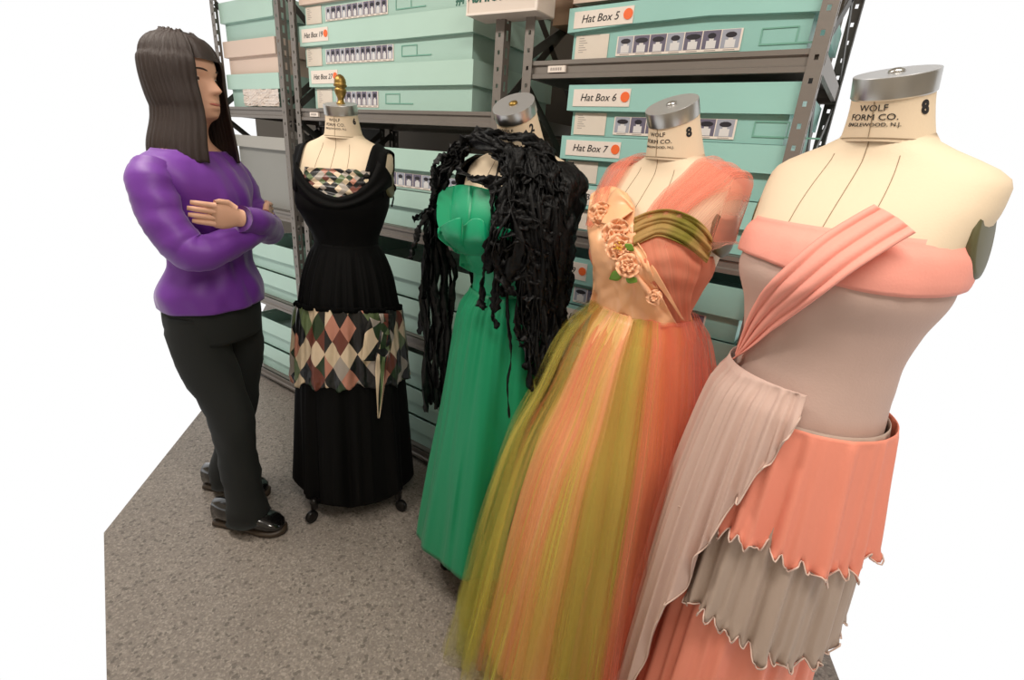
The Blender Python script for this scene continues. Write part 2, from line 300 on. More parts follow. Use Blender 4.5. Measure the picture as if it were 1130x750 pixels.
# ------------------------------------------------------------------ boxes
def shell_box(bm, x0, x1, y0, y1, z0, z1, t=.004, up=True, f=None):
    """open-topped (up) or open-bottomed tray of board"""
    if up: addbox(bm, x0, x1, y0, y1, z0, z0+t, f=f)
    else: addbox(bm, x0, x1, y0, y1, z1-t, z1, f=f)
    a, b = (z0+t, z1) if up else (z0, z1-t)
    addbox(bm, x0, x0+t, y0, y1, a, b, f=f); addbox(bm, x1-t, x1, y0, y1, a, b, f=f)
    addbox(bm, x0+t, x1-t, y0, y0+t, a, b, f=f); addbox(bm, x0+t, x1-t, y1-t, y1, a, b, f=f)
def hat_box(label, x0, x1, zb, body, lid, y0=1.50, depth=.54, m=TEAL, md=None, name=None, photos=0, sheet=True, tilt=0., lt=0., ov=.02, residue=False, group=None, cat='box', oname='hat_box', pw=.034, sag=0., sheetx=.012):
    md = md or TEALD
    base = Vector(((x0+x1)/2, y0+depth/2, zb))
    t = thing(oname, label, cat, base, 0, group)
    L = x1-x0
    def tl(p, a=0.): return Vector((p.x, p.y, p.z+(p.x-x0)*a))
    fb = lambda p: tl(p, tilt)-base
    fl = lambda p: Vector((p.x, p.y, p.z+(p.x-x0)*lt))-base
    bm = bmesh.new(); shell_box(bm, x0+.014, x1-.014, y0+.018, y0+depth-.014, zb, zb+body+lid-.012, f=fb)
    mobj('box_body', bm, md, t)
    # lid, subdivided front so that the lower edge can sag
    bm = bmesh.new(); shell_box(bm, x0, x1, y0, y0+depth, zb+body, zb+body+lid)
    bmesh.ops.remove_doubles(bm, verts=bm.verts, dist=1e-5)
    bmesh.ops.bisect_plane(bm, geom=bm.verts[:]+bm.edges[:]+bm.faces[:], plane_co=(x0+L*.3, 0, 0), plane_no=(1, 0, 0))
    bmesh.ops.bisect_plane(bm, geom=bm.verts[:]+bm.edges[:]+bm.faces[:], plane_co=(x0+L*.62, 0, 0), plane_no=(1, 0, 0))
    for v in bm.verts:
        s = (v.co.x-x0)/L
        if v.co.z < zb+body+lid*.5: v.co.z += sag*sin(pi*s)+nz(v.co.x*3, zb*7)*.003
        v.co = fl(v.co)
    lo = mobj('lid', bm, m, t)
    if name:
        q = Vector((x0+.02, y0-.001, zb+body+lid*.5)); lw, lh = .19, lid*.66
        bm = bmesh.new(); addbox(bm, q.x, q.x+lw, q.y-.001, q.y+.0005, q.z-lh/2, q.z+lh/2, f=fl); lab = mobj('name_label', bm, PAPER, t)
        tb = text_mesh(name, .029, .22)
        for v in tb.verts: v.co = fl(Vector((q.x+lw*.45+v.co.x, q.y-.0016-v.co.z, q.z+v.co.y)))
        mobj('lettering', tb, INK, lab)
        bm = bmesh.new(); T = Matrix.Translation(Vector((q.x+lw-.016, q.y-.0018, q.z+.002))) @ Matrix.Rotation(pi/2, 4, 'X')
        lathe(bm, [(.014, 0), (.014, .001)], 20, T)
        for v in bm.verts: v.co = fl(v.co)
        mobj('orange_dot', bm, ORANGE, lab)
    yb = y0+.017
    if sheet:
        a = x0+.012+sheetx; bm = bmesh.new(); sw = .11
        addbox(bm, a, a+sw, yb-.0015, yb, zb+.004, zb+body-.004, f=fb)
        for k in range(7):
            z = zb+body*.82-k*body*.085
            addbox(bm, a+.012, a+.028+.006*(k % 3), yb-.0019, yb-.0014, z, z+.0016, 1, f=fb)
        addbox(bm, a+.02, a+.08, yb-.0019, yb-.0014, zb+body*.92, zb+body*.93, 1, f=fb)
        mobj('inventory_sheet', bm, [SHEET, FAINT], t)
    if photos:
        a = x0+.15+sheetx; zc = zb+body*.5; bm = bmesh.new(); ph = body*.30
        addbox(bm, a, a+pw*photos+.006, yb-.0015, yb, zc-ph*1.3, zc+ph*1.05, 0, f=fb)
        for k in range(photos):
            b = a+.004+k*pw; c = b+pw/2-.001
            addbox(bm, b, b+pw-.003, yb-.0019, yb-.0014, zc-ph, zc+ph, 1 if k % 3 else 4, f=fb)
            last = (k == photos-1)
            # torso
            for (hw, z0_, z1_) in ((pw*.26, -.95, -.1), (pw*.12, -.1, .3)):
                addbox(bm, c-hw, c+hw, yb-.0022, yb-.0018, zc+ph*z0_, zc+ph*z1_, 2, f=fb)
            r = random.uniform(.2, .42)*pw
            n = 10; vv = [bm.verts.new(fb(Vector((c+r*cos(2*pi*i/n), yb-.0025, zc+ph*.42+ph*.32*sin(2*pi*i/n))))) for i in range(n)]
            bm.faces.new(vv).material_index = 3
            addbox(bm, c-pw*.3, c+pw*.3, yb-.0019, yb-.0014, zc-ph*1.2, zc-ph*1.12, 5, f=fb)
        mobj('photo_strip', bm, [PAPER, PH1, PH2, PH3, PH4, FAINT], t)
    if residue:
        bm = bmesh.new(); a = x0+.15+sheetx+photos*pw+.05; zc = zb+body*.45
        addbox(bm, a, a+.16, yb-.0012, yb, zc-.016, zc-.012, f=fb); addbox(bm, a, a+.003, yb-.0012, yb, zc-.012, zc+.02, f=fb)
        addbox(bm, a, a+.085, yb-.0012, yb, zc+.02, zc+.023, f=fb); addbox(bm, a+.082, a+.085, yb-.0012, yb, zc-.012, zc+.02, f=fb)
        mobj('tape_residue', bm, mat('tape_mark', (120, 176, 158), .4), t)
    return t
G1 = 'mint hat boxes on the top shelf behind the black gown'
hat_box('mint box with eight-photo strip on the middle shelf deck, lid marked Hat Box 27', -2.222, -1.255, 1.597, .088, .080, name='Hat Box 27', photos=8, lt=0, residue=True, tilt=.0, group=G1, sheetx=.02)
hat_box('mint box with thirteen-photo strip, lid marked Hat Box 19, on Hat Box 27', -2.275, -1.262, 1.769, .082, .078, name='Hat Box 19', photos=13, residue=True, group=G1, tilt=-.002, lt=-.004, pw=.033)
hat_box('mint box with eleven-photo strip under a pinkish lid, top of the left stack', -2.262, -1.268, 1.932, .075, .09, m=PINKB, photos=11, residue=True, group=G1, tilt=-.004, lt=-.004, pw=.035)
hat_box('mint box with small photo label, upper of two beside the green gown shoulder', -2.15, -1.22, 1.292, .082, .08, photos=14, group='mint boxes on the second shelf', pw=.05, sheetx=.03)
hat_box('mint box with crinkled tape, lower of two beside the green gown shoulder', -2.15, -1.22, 1.137, .085, .068, sheet=False, residue=True, group='mint boxes on the second shelf')
hat_box('mint box on third shelf between the gowns, upper of two', -2.15, -1.22, .825, .085, .09, sheet=False, group='mint boxes on the third shelf')
hat_box('mint box on third shelf between the gowns, lower of two', -2.15, -1.22, .657, .09, .075, sheet=False, group='mint boxes on the third shelf')
hat_box('mint box on lowest shelf between the gowns, topmost of three', -2.15, -1.22, .385, .085, .10, sheet=False, group='mint boxes on the lowest shelf')
hat_box('mint box on lowest shelf between the gowns, middle of three', -2.15, -1.22, .235, .075, .073, sheet=False, group='mint boxes on the lowest shelf')
hat_box('mint box on lowest shelf between the gowns, bottom of three', -2.15, -1.22, .082, .08, .070, sheet=False, group='mint boxes on the lowest shelf')
# far left bay
FL = 'boxes on the far left shelving'
hat_box('mint box, topmost of the stack at the far left edge', -2.955, -2.47, 1.905, .08, .09, sheet=False, group=FL)
hat_box('pinkish cream box in the middle of the far left stack', -2.955, -2.475, 1.752, .08, .072, m=PINKB, md=PINKB, sheet=False, group=FL)
bx = hat_box('mint box wrapped in crumpled clear plastic, lowest on far left upper shelf', -2.955, -2.465, 1.599, .083, .07, sheet=False, group=FL)
bm = bmesh.new(); rows = []
for i in range(13):
    rows.append([(-2.80+j*.0135, 1.498+.012*abs(nz(j*.5, i*.5, 3)), 1.603+i*.0065+.004*nz(j*.4, i*.2)) for j in range(25)])
grid(bm, rows); o = mobj('plastic_wrap', bm, mat('crumpled_plastic', (228, 214, 204), .25, bump=.6, bscale=60, var=.2, vscale=25), bx); o.location = -bx.location; solid(o, .0012)
hat_box('large grey archival box with pale lid on the far left second shelf', -2.955, -2.44, 1.102, .30, .058, m=mat('pale_grey_board', (176, 174, 168), .7), md=GREYB, sheet=False, group=FL)
hat_box('mint box with overhanging lid at far left below the purple sleeve, upper of two', -2.955, -2.465, .735, .075, .09, sheet=False, group=FL)
hat_box('mint box at far left below the purple sleeve, lower of two', -2.955, -2.44, .58, .07, .083, sheet=False, group=FL)
hat_box('mint box on the lowest far left shelf, upper of two', -2.955, -2.44, .245, .09, .09, sheet=False, group=FL)
hat_box('mint box on the lowest far left shelf, resting on the deck', -2.955, -2.44, .082, .08, .08, sheet=False, group=FL)
# right unit
G2 = 'numbered aqua hat boxes on the right shelving'
R_ = dict(m=TEAL2, md=TEAL2D, group=G2)
hat_box('aqua box marked Hat Box 5 with seven photos, above the right shelf edge', -.885, -.205, 1.747, .072, .066, name='Hat Box 5', photos=7, pw=.049, lt=.012, sag=.012, residue=True, **R_)
hat_box('pinkish white box resting on Hat Box 5 at the top of the frame', -.90, -.24, 1.902, .07, .06, m=PINKB, md=PINKB, sheet=False, group='pale boxes at the top')
hat_box('aqua box marked Hat Box 6 with four visible photos, first below the shelf', -.86, -.205, 1.533, .072, .073, name='Hat Box 6', photos=7, pw=.05, residue=True, **R_)
hat_box('aqua box marked Hat Box 7 beside the neck of the tulle gown', -.868, -.205, 1.388, .073, .07, name='Hat Box 7', **R_)
hat_box('aqua box marked Hat Box 8, lowest above the middle right shelf', -.855, -.205, 1.24, .072, .074, name='Hat Box 8', **R_)
hat_box('aqua box marked Hat Box 9 with hat photos, partly behind the black shawl', -.93, -.205, 0.980, .078, .09, y0=1.505, name='Hat Box 9', photos=9, pw=.05, **R_)
hat_box('aqua box marked Hat Box 10 beside the tulle skirt, below Hat Box 9', -.915, -.205, 0.834, .066, .080, y0=1.505, name='Hat Box 10', photos=4, **R_)
hat_box('aqua box without label showing, lowest beside the tulle skirt', -.91, -.205, .722, .045, .066, y0=1.505, sheet=False, **R_)
# brown box and wrapped bundle in the gap, sign
hat_box('small brown cardboard box on top between the two shelving units', -1.03, -.93, 1.875, .12, .05, y0=1.60, depth=.2, m=BROWNB, md=BROWNB, sheet=False, oname='cardboard_box')
t = thing('wrapped_bundle', 'tall beige bundle in crinkled wrapping hanging in the gap between shelving units', 'bundle', (-.98, 2.36, 0))
bm = bmesh.new(); rows = []
for i in range(60):
    z = .25+i*.035; rows.append([Vector(((.26+.02*sin(i*.7))*cos(a)+.03*nz(3*cos(a), 3*sin(a), z*3), .11*sin(a)+.035*nz(cos(a)*5, sin(a)*5, z*2+5), z)) for a in [2*pi*k/40 for k in range(40)]])
R = grid(bm, rows, wrap=True); bm.faces.new(R[0]); bm.faces.new(R[-1][::-1])
mobj('wrapping', bm, mat('crinkled_wrap', (196, 172, 140), .35, bump=.8, bscale=14, var=.15, vscale=6), t, smooth=True)
t = thing('sign_box', 'white cardboard sign with green handwriting at the top between shelving units', 'sign', (-1.12, 1.42, 1.858))
c0 = at_y(515, 18, 1.42); c1 = at_y(593, 11.5, 1.42)
o0 = Vector(t.location); dx = (c1-c0)
def sg(p):  # p.x 0..1 along, p.y depth, p.z up
    return c0+dx*p.x+Vector((0, p.y, p.z))-o0
bm = bmesh.new(); addbox(bm, 0, 1, 0, .10, 0, .115, f=sg); bevel(bm, .003, 1); mobj('card', bm, mat('white_card', (226, 212, 200), .55, var=.03), t)
bm = bmesh.new(); addbox(bm, 0, 1, -.004, 0, 0, .007, f=sg); addbox(bm, .0, .02, -.003, 0, .007, .115, f=sg); addbox(bm, .965, 1, -.003, 0, .007, .115, f=sg); mobj('folded_edge', bm, PAPER, t)
tb = text_mesh('#FASHIONSHOW', .047, .15, .0004, .0012)
for v in tb.verts: v.co = sg(Vector((.46+v.co.x/dx.length*.95, -.001-v.co.z, .052+v.co.y*1.1)))
mobj('lettering', tb, GREENINK, t)

# ------------------------------------------------------------------ bodies (dress forms)
class Body:
    def __init__(s, x, y, rz, L):
        s.o = Vector((x, y, 0)); s.rz = rz; s.L = sorted(L, key=lambda a: a[0])   # (z, rx, ry, cx, cy, exponent)
        s.R = Matrix.Rotation(rz, 3, 'Z'); s.Ri = s.R.transposed()
    def at(s, z):
        L = s.L
        if z <= L[0][0]: return L[0][1:]
        if z >= L[-1][0]: return L[-1][1:]
        for i in range(len(L)-1):
            if L[i][0] <= z <= L[i+1][0]:
                f = (z-L[i][0])/(L[i+1][0]-L[i][0]); p = [L[max(i-1, 0)], L[i], L[i+1], L[min(i+2, len(L)-1)]]
                out = []
                for k in range(1, len(L[0])):
                    a, b, c, d = (q[k] for q in p)
                    m1 = (c-a)/(p[2][0]-p[0][0])*(p[2][0]-p[1][0]); m2 = (d-b)/(p[3][0]-p[1][0])*(p[2][0]-p[1][0])
                    if (b-a)*(c-b) <= 0: m1 = 0
                    if (c-b)*(d-c) <= 0: m2 = 0
                    out.append((2*f**3-3*f*f+1)*b+(f**3-2*f*f+f)*m1+(-2*f**3+3*f*f)*c+(f**3-f*f)*m2)
                return out
    def pt(s, z, th, off=0.):
        rx, ry, cx, cy, ex = s.at(z); c, n = cos(th), sin(th)
        r = (abs(c/(rx+off))**ex+abs(n/(ry+off))**ex)**(-1/ex)
        return Vector((cx+r*c, cy+r*n, z))
    def f(s, P, off):
        q = s.Ri @ (P-s.o); rx, ry, cx, cy, ex = s.at(q.z)
        return abs((q.x-cx)/(rx+off))**ex+abs((q.y-cy)/(ry+off))**ex-1
    def hit(s, u, v, off=0.):
        """point (in the dress's own axes) where the line of sight through photo point u, v meets the body surface grown by off"""
        d = ray(u, v); best = (9e9, 0); prev = None
        for k in range(110):
            t = .55+k*.018; g = s.f(EYE+d*t, off)
            if g < best[0]: best = (g, t)
            if g < 0:
                a, b = t-.018, t
                for _ in range(18):
                    m = (a+b)/2
                    if s.f(EYE+d*m, off) < 0: b = m
                    else: a = m
                return s.Ri @ (EYE+d*b-s.o)
        return s.Ri @ (EYE+d*best[1]-s.o)
def form_levels(k=1., waist=.105, dz=0.):
    return [(.76+dz, .150*k, .115*k, 0, 0, 2.1), (.86+dz, .172*k, .122*k, 0, 0, 2.1), (.93+dz, .168*k, .118*k, 0, 0, 2.1), (1.02+dz, .142*k, .102*k, 0, -.002, 2.1), (1.115+dz, waist*k, .088*k, 0, -.006, 2.1),
            (1.19+dz, .132*k, .105*k, 0, -.012, 2.15), (1.255+dz, .155*k, .125*k, 0, -.02, 2.3), (1.30+dz, .160*k, .123*k, 0, -.014, 2.5), (1.35+dz, .166*k, .108*k, 0, -.002, 2.6), (1.39+dz, .172*k, .092*k, 0, .008, 2.6),
            (1.42+dz, .172*k, .078*k, 0, .014, 2.5), (1.442+dz, .150*k, .068*k, 0, .016, 2.3), (1.460+dz, .108*k, .064*k, 0, .014, 2.1), (1.475+dz, .074*k, .062, 0, .012, 2.0), (1.49+dz, .061, .060, 0, .010, 2.0)]
def dress_form(x, y, rz, label, size, finial=False, k=1., waist=.105, tilt=.4, lean=.03, dz=0., nh=.0, feet=None, bx=0, by=0, fs=1., hip=1.):
    B = Body(x, y, rz, [((z_,)+(a_*(hip if z_ < 1.05+dz else 1), b_*(hip if z_ < 1.05+dz else 1))+tuple(q_)) for z_, a_, b_, *q_ in form_levels(k, waist, dz)])
    t = thing('dress_form', label, 'dress form', (x, y, 0), rz, group='linen dress forms')
    bm = bmesh.new(); N = 56; zs = [.76+dz+i*(.73)/60 for i in range(61)]
    rows = []
    for z in zs:
        row = []
        for j in range(N):
            p = B.pt(z, 2*pi*j/N)
            # princess bust: two gentle mounds at the front
            for sx in (-1, 1):
                d2 = ((p.x-sx*.068*k)/.05)**2+((z-1.265-dz)/.05)**2
                if p.y < 0: p.y -= .003*exp(-d2)
            row.append(p)
        rows.append(row)
    R = grid(bm, rows, wrap=True); bm.faces.new(R[0][::-1]); bm.faces.new(R[-1])
    mobj('torso', bm, LIN, t, smooth=True)
    # neck: tilted rings
    z0 = 1.475+dz; H = .068+nh
    def nk(f, th, off=0.):
        r = (.0535+.0125*max(0, 1-f)**1.6+off); a = tilt*f
        p = Vector((r*cos(th), r*sin(th)*cos(a), r*sin(th)*sin(a)))
        return p+Vector((0, .010-lean*f-.0*f, z0+H*f))
    bm = bmesh.new(); rows = [[nk(f/12, 2*pi*j/48) for j in range(48)] for f in range(-1, 13)]; grid(bm, rows, wrap=True)
    neck = mobj('neck', bm, LIN, t, smooth=True)
    # seam around the neck base and down the front
    bm = bmesh.new(); tube(bm, [nk(.02, 2*pi*j/48, .0004) for j in range(49)], .0008, 5, cap=False)
    tube(bm, [nk(1-f/10, -pi/2, .0004) for f in range(11)], .0007, 5)
    fr = []
    for i in range(30):
        z = 1.487+dz-i*.009
        p = B.pt(z, -pi/2); fr.append(p+Vector((0, -.0006, 0)))
    tube(bm, fr, .0007, 5)
    for sx in (-1, 1):
        pr = []
        for i in range(26):
            z = 1.452+dz-i*.009; th = -pi/2+sx*(.30+.35*(1-i/26)); p = B.pt(z, th, .0006); 
            d2 = ((p.x-sx*.068*k)/.05)**2+((z-1.265-dz)/.05)**2; p.y -= .003*exp(-d2) if p.y < 0 else 0
            pr.append(p)
        tube(bm, pr, .0006, 5)
    mobj('seam', bm, SEAM, t)
    # printed maker's marks on the neck
    def onneck(tb, f0, th0):
        for v in tb.verts:
            v.co = nk(f0+v.co.y/H, th0+v.co.x/.057, .0005+v.co.z)
        return tb
    for s, f0, sz in (('WOLF', .80, .0150), ('FORM CO.', .57, .0150), ('ENGLEWOOD, N.J.', .38, .0092)):
        mobj('maker_mark', onneck(text_mesh(s, sz, 0, .0002, .0), f0, -pi/2-.02), INK, neck)
    mobj('size_number', onneck(text_mesh(size, .026, 0, .0003, .0012), .72, -pi/2+1.25), INK, neck)
    # cap
    cc = nk(1, 0)*.5+nk(1, pi)*.5; T = Matrix.Translation(cc) @ Matrix.Rotation(tilt, 4, 'X')
    bm = bmesh.new(); lathe(bm, [(.054, -.002), (.0555, 0), (.0555, .029), (.0550, .030), (.0525, .030), (.012, .030), (.010, .0285)], 48, T)
    for f in bm.faces:
        if f.calc_center_median().length and (T.inverted() @ f.calc_center_median()).z > .0284: f.material_index = 1
    cap = mobj('neck_cap', bm, [CAPM, CAPT], t)
    cap.data.polygons.foreach_set('use_smooth', [True]*len(cap.data.polygons)); cap.data.set_sharp_from_angle(angle=radians(30))
    bm = bmesh.new()
    if finial:
        T2 = Matrix.Translation(cc+Vector((0, 0, .026)))
        lathe(bm, [(.012, -.004), (.0145, 0), (.0145, .006), (.011, .010), (.0095, .018), (.012, .024), (.017, .034), (.0195, .042), (.0195, .050), (.016, .052), (.016, .055), (.021, .057), (.022, .062), (.019, .066), (.0195, .070), (.018, .080), (.012, .089), (.005, .093), (.001, .094)], 24, T2)
        mobj('finial', bm, BRASS, t, smooth=True)
    else:
        lathe(bm, [(.011, .026), (.011, .033), (.004, .036), (.001, .036)], 16, T); mobj('cap_screw', bm, BRASS if size == '2' else CAPM, cap, smooth=True)
    # arm plates
    for sx in (-1, 1):
        bm = bmesh.new(); c = Vector((sx*.158*k, .002, 1.345+dz)); T3 = Matrix.Translation(c) @ Matrix.Rotation(sx*-.16, 4, 'Y') @ Matrix.Rotation(pi/2, 4, 'Y') @ Matrix.Scale(1.45, 4, (1, 0, 0))
        lathe(bm, [(.036, -sx*.012), (.043, sx*.006), (.041, sx*.011), (.034, sx*.0125), (.002, sx*.013)], 32, T3); mobj('arm_plate', bm, OLIVE, t, smooth=True)
    # stand: pole and castered base
    bm = bmesh.new(); lathe(bm, [(.014, .10), (.014, .78+dz)], 16, Matrix.Translation((bx, by, 0))); mobj('pole', bm, IRON, t, smooth=True)
    bm = bmesh.new(); lathe(bm, [(.03, .10), (.035, .12), (.022, .16), (.016, .2)], 16, Matrix.Translation((bx, by, 0))); mobj('base_hub', bm, IRON, t, smooth=True)
    for i in range(4):
        a = (feet if feet is not None else .6)+i*pi/2
        d = Vector((cos(a), sin(a), 0)); c = Vector((bx, by, 0))
        bm = bmesh.new(); tube(bm, [c+d*r_+Vector((0, 0, z_)) for r_, z_ in ((.02, .13), (.08*fs, .128), (.16*fs, .095), (.215*fs, .075), (.236*fs, .085))], [.013, .012, .011, .012, .014], 10)
        lg = mobj('leg', bm, IRON, t, smooth=True)
        bm = bmesh.new(); lathe(bm, [(.012, .055), (.015, .06), (.015, .082), (.017, .086), (.012, .1), (.004, .104)], 16, Matrix.Translation(c+d*.236*fs))
        side = Vector((-d.y, d.x, 0)); w0 = c+d*(.236*fs+.016)+Vector((0, 0, .026))
        lathe(bm, [(.008, -.011), (.024, -.010), (.026, -.006), (.026, .006), (.024, .010), (.008, .011)], 24, Matrix.Translation(w0) @ Matrix(((side.x, d.x, 0), (side.y, d.y, 0), (0, 0, 1))).to_4x4() @ Matrix.Rotation(pi/2, 4, 'Y'))
        tube(bm, [c+d*.236*fs+Vector((0, 0, .06)), w0], .006, 8); mobj('caster', bm, mat('caster_black', (28, 26, 25), .3, metal=.4), lg, smooth=True)
    return t, B

def shell(name, m, parent, L, th0, th1, nth=160, nzz=40, fold=None, hem=None, top=None, thick=.0015, uvs=(1., 1.), smooth=True, dist=1.):
    """cloth hanging round the body: L = profile (z, rx, ry, cx, cy) ; th in degrees in the dress's own axes, front = -90"""
    B = Body(0, 0, 0, [tuple(l)+(2.05,)*(6-len(l)) for l in L]); zt, zb = max(l[0] for l in L), min(l[0] for l in L)
    a0, a1 = radians(th0), radians(th1); wrap = abs(th1-th0) >= 359.9; rows = []; n = nth if wrap else nth+1; zr = []
    for i in range(nzz+1):
        row = []; t_ = (i/nzz)**dist
        for j in range(n):
            th = a0+(a1-a0)*j/nth; ta = top(th) if top else zt; h = hem(th) if hem else zb
            z = ta+(h-ta)*t_; p = B.pt(clamp(z, zb, zt), th)
            if z < zb: p.z = z
            if fold:
                r = fold(th, t_, z); d = Vector((cos(th), sin(th), 0)); p += d*r
            row.append(p)
        rows.append(row)
    bm = bmesh.new(); rr = sum(l[1] for l in L)/len(L)
    grid(bm, rows, wrap=wrap, uvf=lambda i, j: ((a0+(a1-a0)*j/nth)*rr*uvs[0], rows[i][j % n].z*uvs[1]))
    o = mobj(name, bm, m, parent, smooth=smooth)
    if thick: solid(o, thick)
    return o
def folds(seed, n, jit=.35, sharp=1.):
    rnd = random.Random(seed); ph = [(n*k_*(1+rnd.uniform(-jit, jit)*.3), rnd.uniform(0, 6.3), a) for k_, a in ((1, 1.), (1.63, .6), (2.41, .35), (.47, .6))]
    ns = [(max(1, round(f)), p, a) for f, p, a in ph]
    def P(th):
        s = 0
        for f, p, a in ns:
            c = cos(f*th+p); s += a*(c if sharp == 1 else (abs(c)**sharp)*(1 if c > 0 else -1))
        return s/2.2
    return P
def patch(name, m, parent, B, rows, off=.006, nu=24, nv=24, fold=None, thick=.002, uvs=6., bulge=0., uvh=None):
    """cloth panel lying on the body: rows of photo points, smoothed, dropped onto the body surface"""
    rr = [resample([(float(a[0]), float(a[1]), float(a[2]) if len(a) > 2 else 0.) for a in r], nu+1) for r in rows]
    G = []
    for i in range(nv+1):
        G.append([catm([r[j] for r in rr], i/nv) for j in range(nu+1)])
    P = []
    for i in range(nv+1):
        row = []
        for j in range(nu+1):
            g = G[i][j]; e = off+g[2]+(fold(i/nv, j/nu) if fold else 0)+bulge*sin(pi*i/nv)*sin(pi*j/nu)
            row.append(B.hit(g[0], g[1], e))
        P.append(row)
    bm = bmesh.new(); grid(bm, P, uvf=lambda i, j: (j/nu*uvs*.1, i/nv*(uvh or uvs)*.1)); bmesh.ops.recalc_face_normals(bm, faces=bm.faces)
    o = mobj(name, bm, m, parent, smooth=True)
    if thick: solid(o, thick, 0)
    return o

def over_shoulder(name, m, parent, B, sx, xf, xt, zf, zb, off, fold=None, nu=16, nv=44, thick=0, uvs=1.):
    """band of cloth from the bust (x range xf, height zf) over the shoulder top (x range xt) and down the back to zb"""
    def ys(x, z):
        rx, ry, cx, cy, ex = B.at(z); q = 1-(abs(x)/rx)**ex
        return cy, ry*max(q, 0)**(1/ex)
    def ztop(x):
        a, b = 1.30, 1.5
        for _ in range(24):
            m_ = (a+b)/2
            if B.at(m_)[0] > abs(x): a = m_
            else: b = m_
        return a
    G = []
    for i in range(nv+1):
        ph_ = pi*i/nv; s_ = sin(ph_); row = []
        for j in range(nu+1):
            c = j/nu; k_ = sm(s_, 0, .9); x = (xf[0]+(xf[1]-xf[0])*c)*(1-k_)+(xt[0]+(xt[1]-xt[0])*c)*k_
            zt = ztop(x); z0 = zf if ph_ < pi/2 else zb; z = z0+(zt-z0)*s_**.9
            cy, yb = ys(x, min(z, zt)); e = off+(fold(i/nv, c) if fold else 0)
            sg_ = -cos(ph_); yb = max(yb, .03)*min(1, abs(cos(ph_))*3.2)
            row.append(Vector((sx*(x+e*.4*c), cy+(yb if sg_ > 0 else -yb)+e*sg_, z+e*s_)))
        G.append(row)
    bm = bmesh.new(); grid(bm, G, uvf=lambda i, j: (j/nu*uvs*.1, i/nv*.4)); bmesh.ops.recalc_face_normals(bm, faces=bm.faces)
    o = mobj(name, bm, m, parent, smooth=True)
    if thick: solid(o, thick, 0)
    return o
# ------------------------------------------------------------------ 1. black gown
rz1 = radians(26)
f1, B1 = dress_form(-1.545, 1.16, rz1, 'linen dress form with brass finial wearing the black gown', '6', finial=True, tilt=.22, lean=.012, nh=.006, hip=.9, feet=radians(-68)-rz1+radians(-15.5), bx=0, by=0)
g1 = thing('evening_gown', 'black evening gown with plaid bust and plaid ruffle tier, on leftmost form', 'gown', (-1.545, 1.16, 0), rz1)
fd = folds(3, 22)
BOD = lambda e: [(1.33, .165+e, .124+e, 0, -.012), (1.29, .162+e, .127+e, 0, -.018), (1.25, .158+e, .132+e, 0, -.022), (1.19, .136+e, .110+e, 0, -.013), (1.115, .110+e, .092+e, 0, -.006), (1.09, .112+e, .094+e, 0, -.005)]
def btop(th):
    a = (th+pi/2); a = (a+pi) % (2*pi)-pi
    return 1.275+.045*sm(abs(a), .4, 1.0)+.02*sm(abs(a), 1., 1.3)-.03*sm(abs(a), 1.4, 2.4)
shell('bodice', BLACKF, g1, BOD(.006), -90, 270, 120, 30, fold=lambda th, t, z: .003*nz(th*3, z*12), top=btop)
h1 = lambda th: .868+.035*cos(th+rz1+radians(50))
def tier1(th, t, z): return (.003+.012*t)*fd(th)*sm(t, 0, .25)
shell('upper_skirt', BLACKF, g1, [(1.115, .117, .10, 0, -.004), (1.07, .136, .120, 0, 0), (1.0, .160, .146, 0, 0), (.93, .172, .164, 0, 0), (.82, .184, .18, 0, 0)], -90, 270, 260, 30, fold=tier1, hem=lambda th: h1(th)-.01)
def t2(th, t, z): return (.010+.012*t)*fd(th)+(.008*nz(th*14, z*6))*t
bm = bmesh.new(); rows = []
for i in range(7):
    a_ = pi*2*i/7; rows.append([])
    for j in range(300):
        th = 2*pi*j/300; rr = .190+.006*cos(a_)+.012*fd(th); rows[-1].append(Vector((rr*cos(th), (rr-.004)*sin(th), h1(th)+.010*sin(a_)+.002*nz(th*30, i))))
rows.append([p.copy() for p in rows[0]]); grid(bm, rows, wrap=True); mobj('trim_band', bm, BLACKV, g1, smooth=True)
fe = folds(11, 13, sharp=.6)
shell('plaid_tier', PLAID, g1, [(.915, .186, .182, 0, 0), (.85, .200, .194, 0, 0), (.75, .212, .206, 0, 0), (.62, .222, .216, 0, 0), (.50, .226, .22, 0, 0)], -90, 270, 300, 40,
      fold=lambda th, t, z: .011*fe(th)*(.5+t)+.004*nz(th*12, z*9)+(.006*nz(th*20, z*26)*sm(t, .6, 1)), top=h1, hem=lambda th: .552+.06*cos(th+rz1+radians(40))+.014*fe(th+.3))
ff = folds(21, 12, sharp=.7)
shell('lower_skirt', BLACKF, g1, [(.62, .205, .20, 0, 0), (.45, .215, .21, 0, 0), (.25, .226, .22, 0, 0), (.04, .236, .23, 0, 0)], -90, 270, 280, 40,
      fold=lambda th, t, z: .030*ff(th)*(.3+.7*t), hem=lambda th: .07+.028*ff(th)+.02*cos(th+rz1+radians(40))+.09*exp(-((((th-radians(165)+pi) % (2*pi))-pi)/.16)**2))
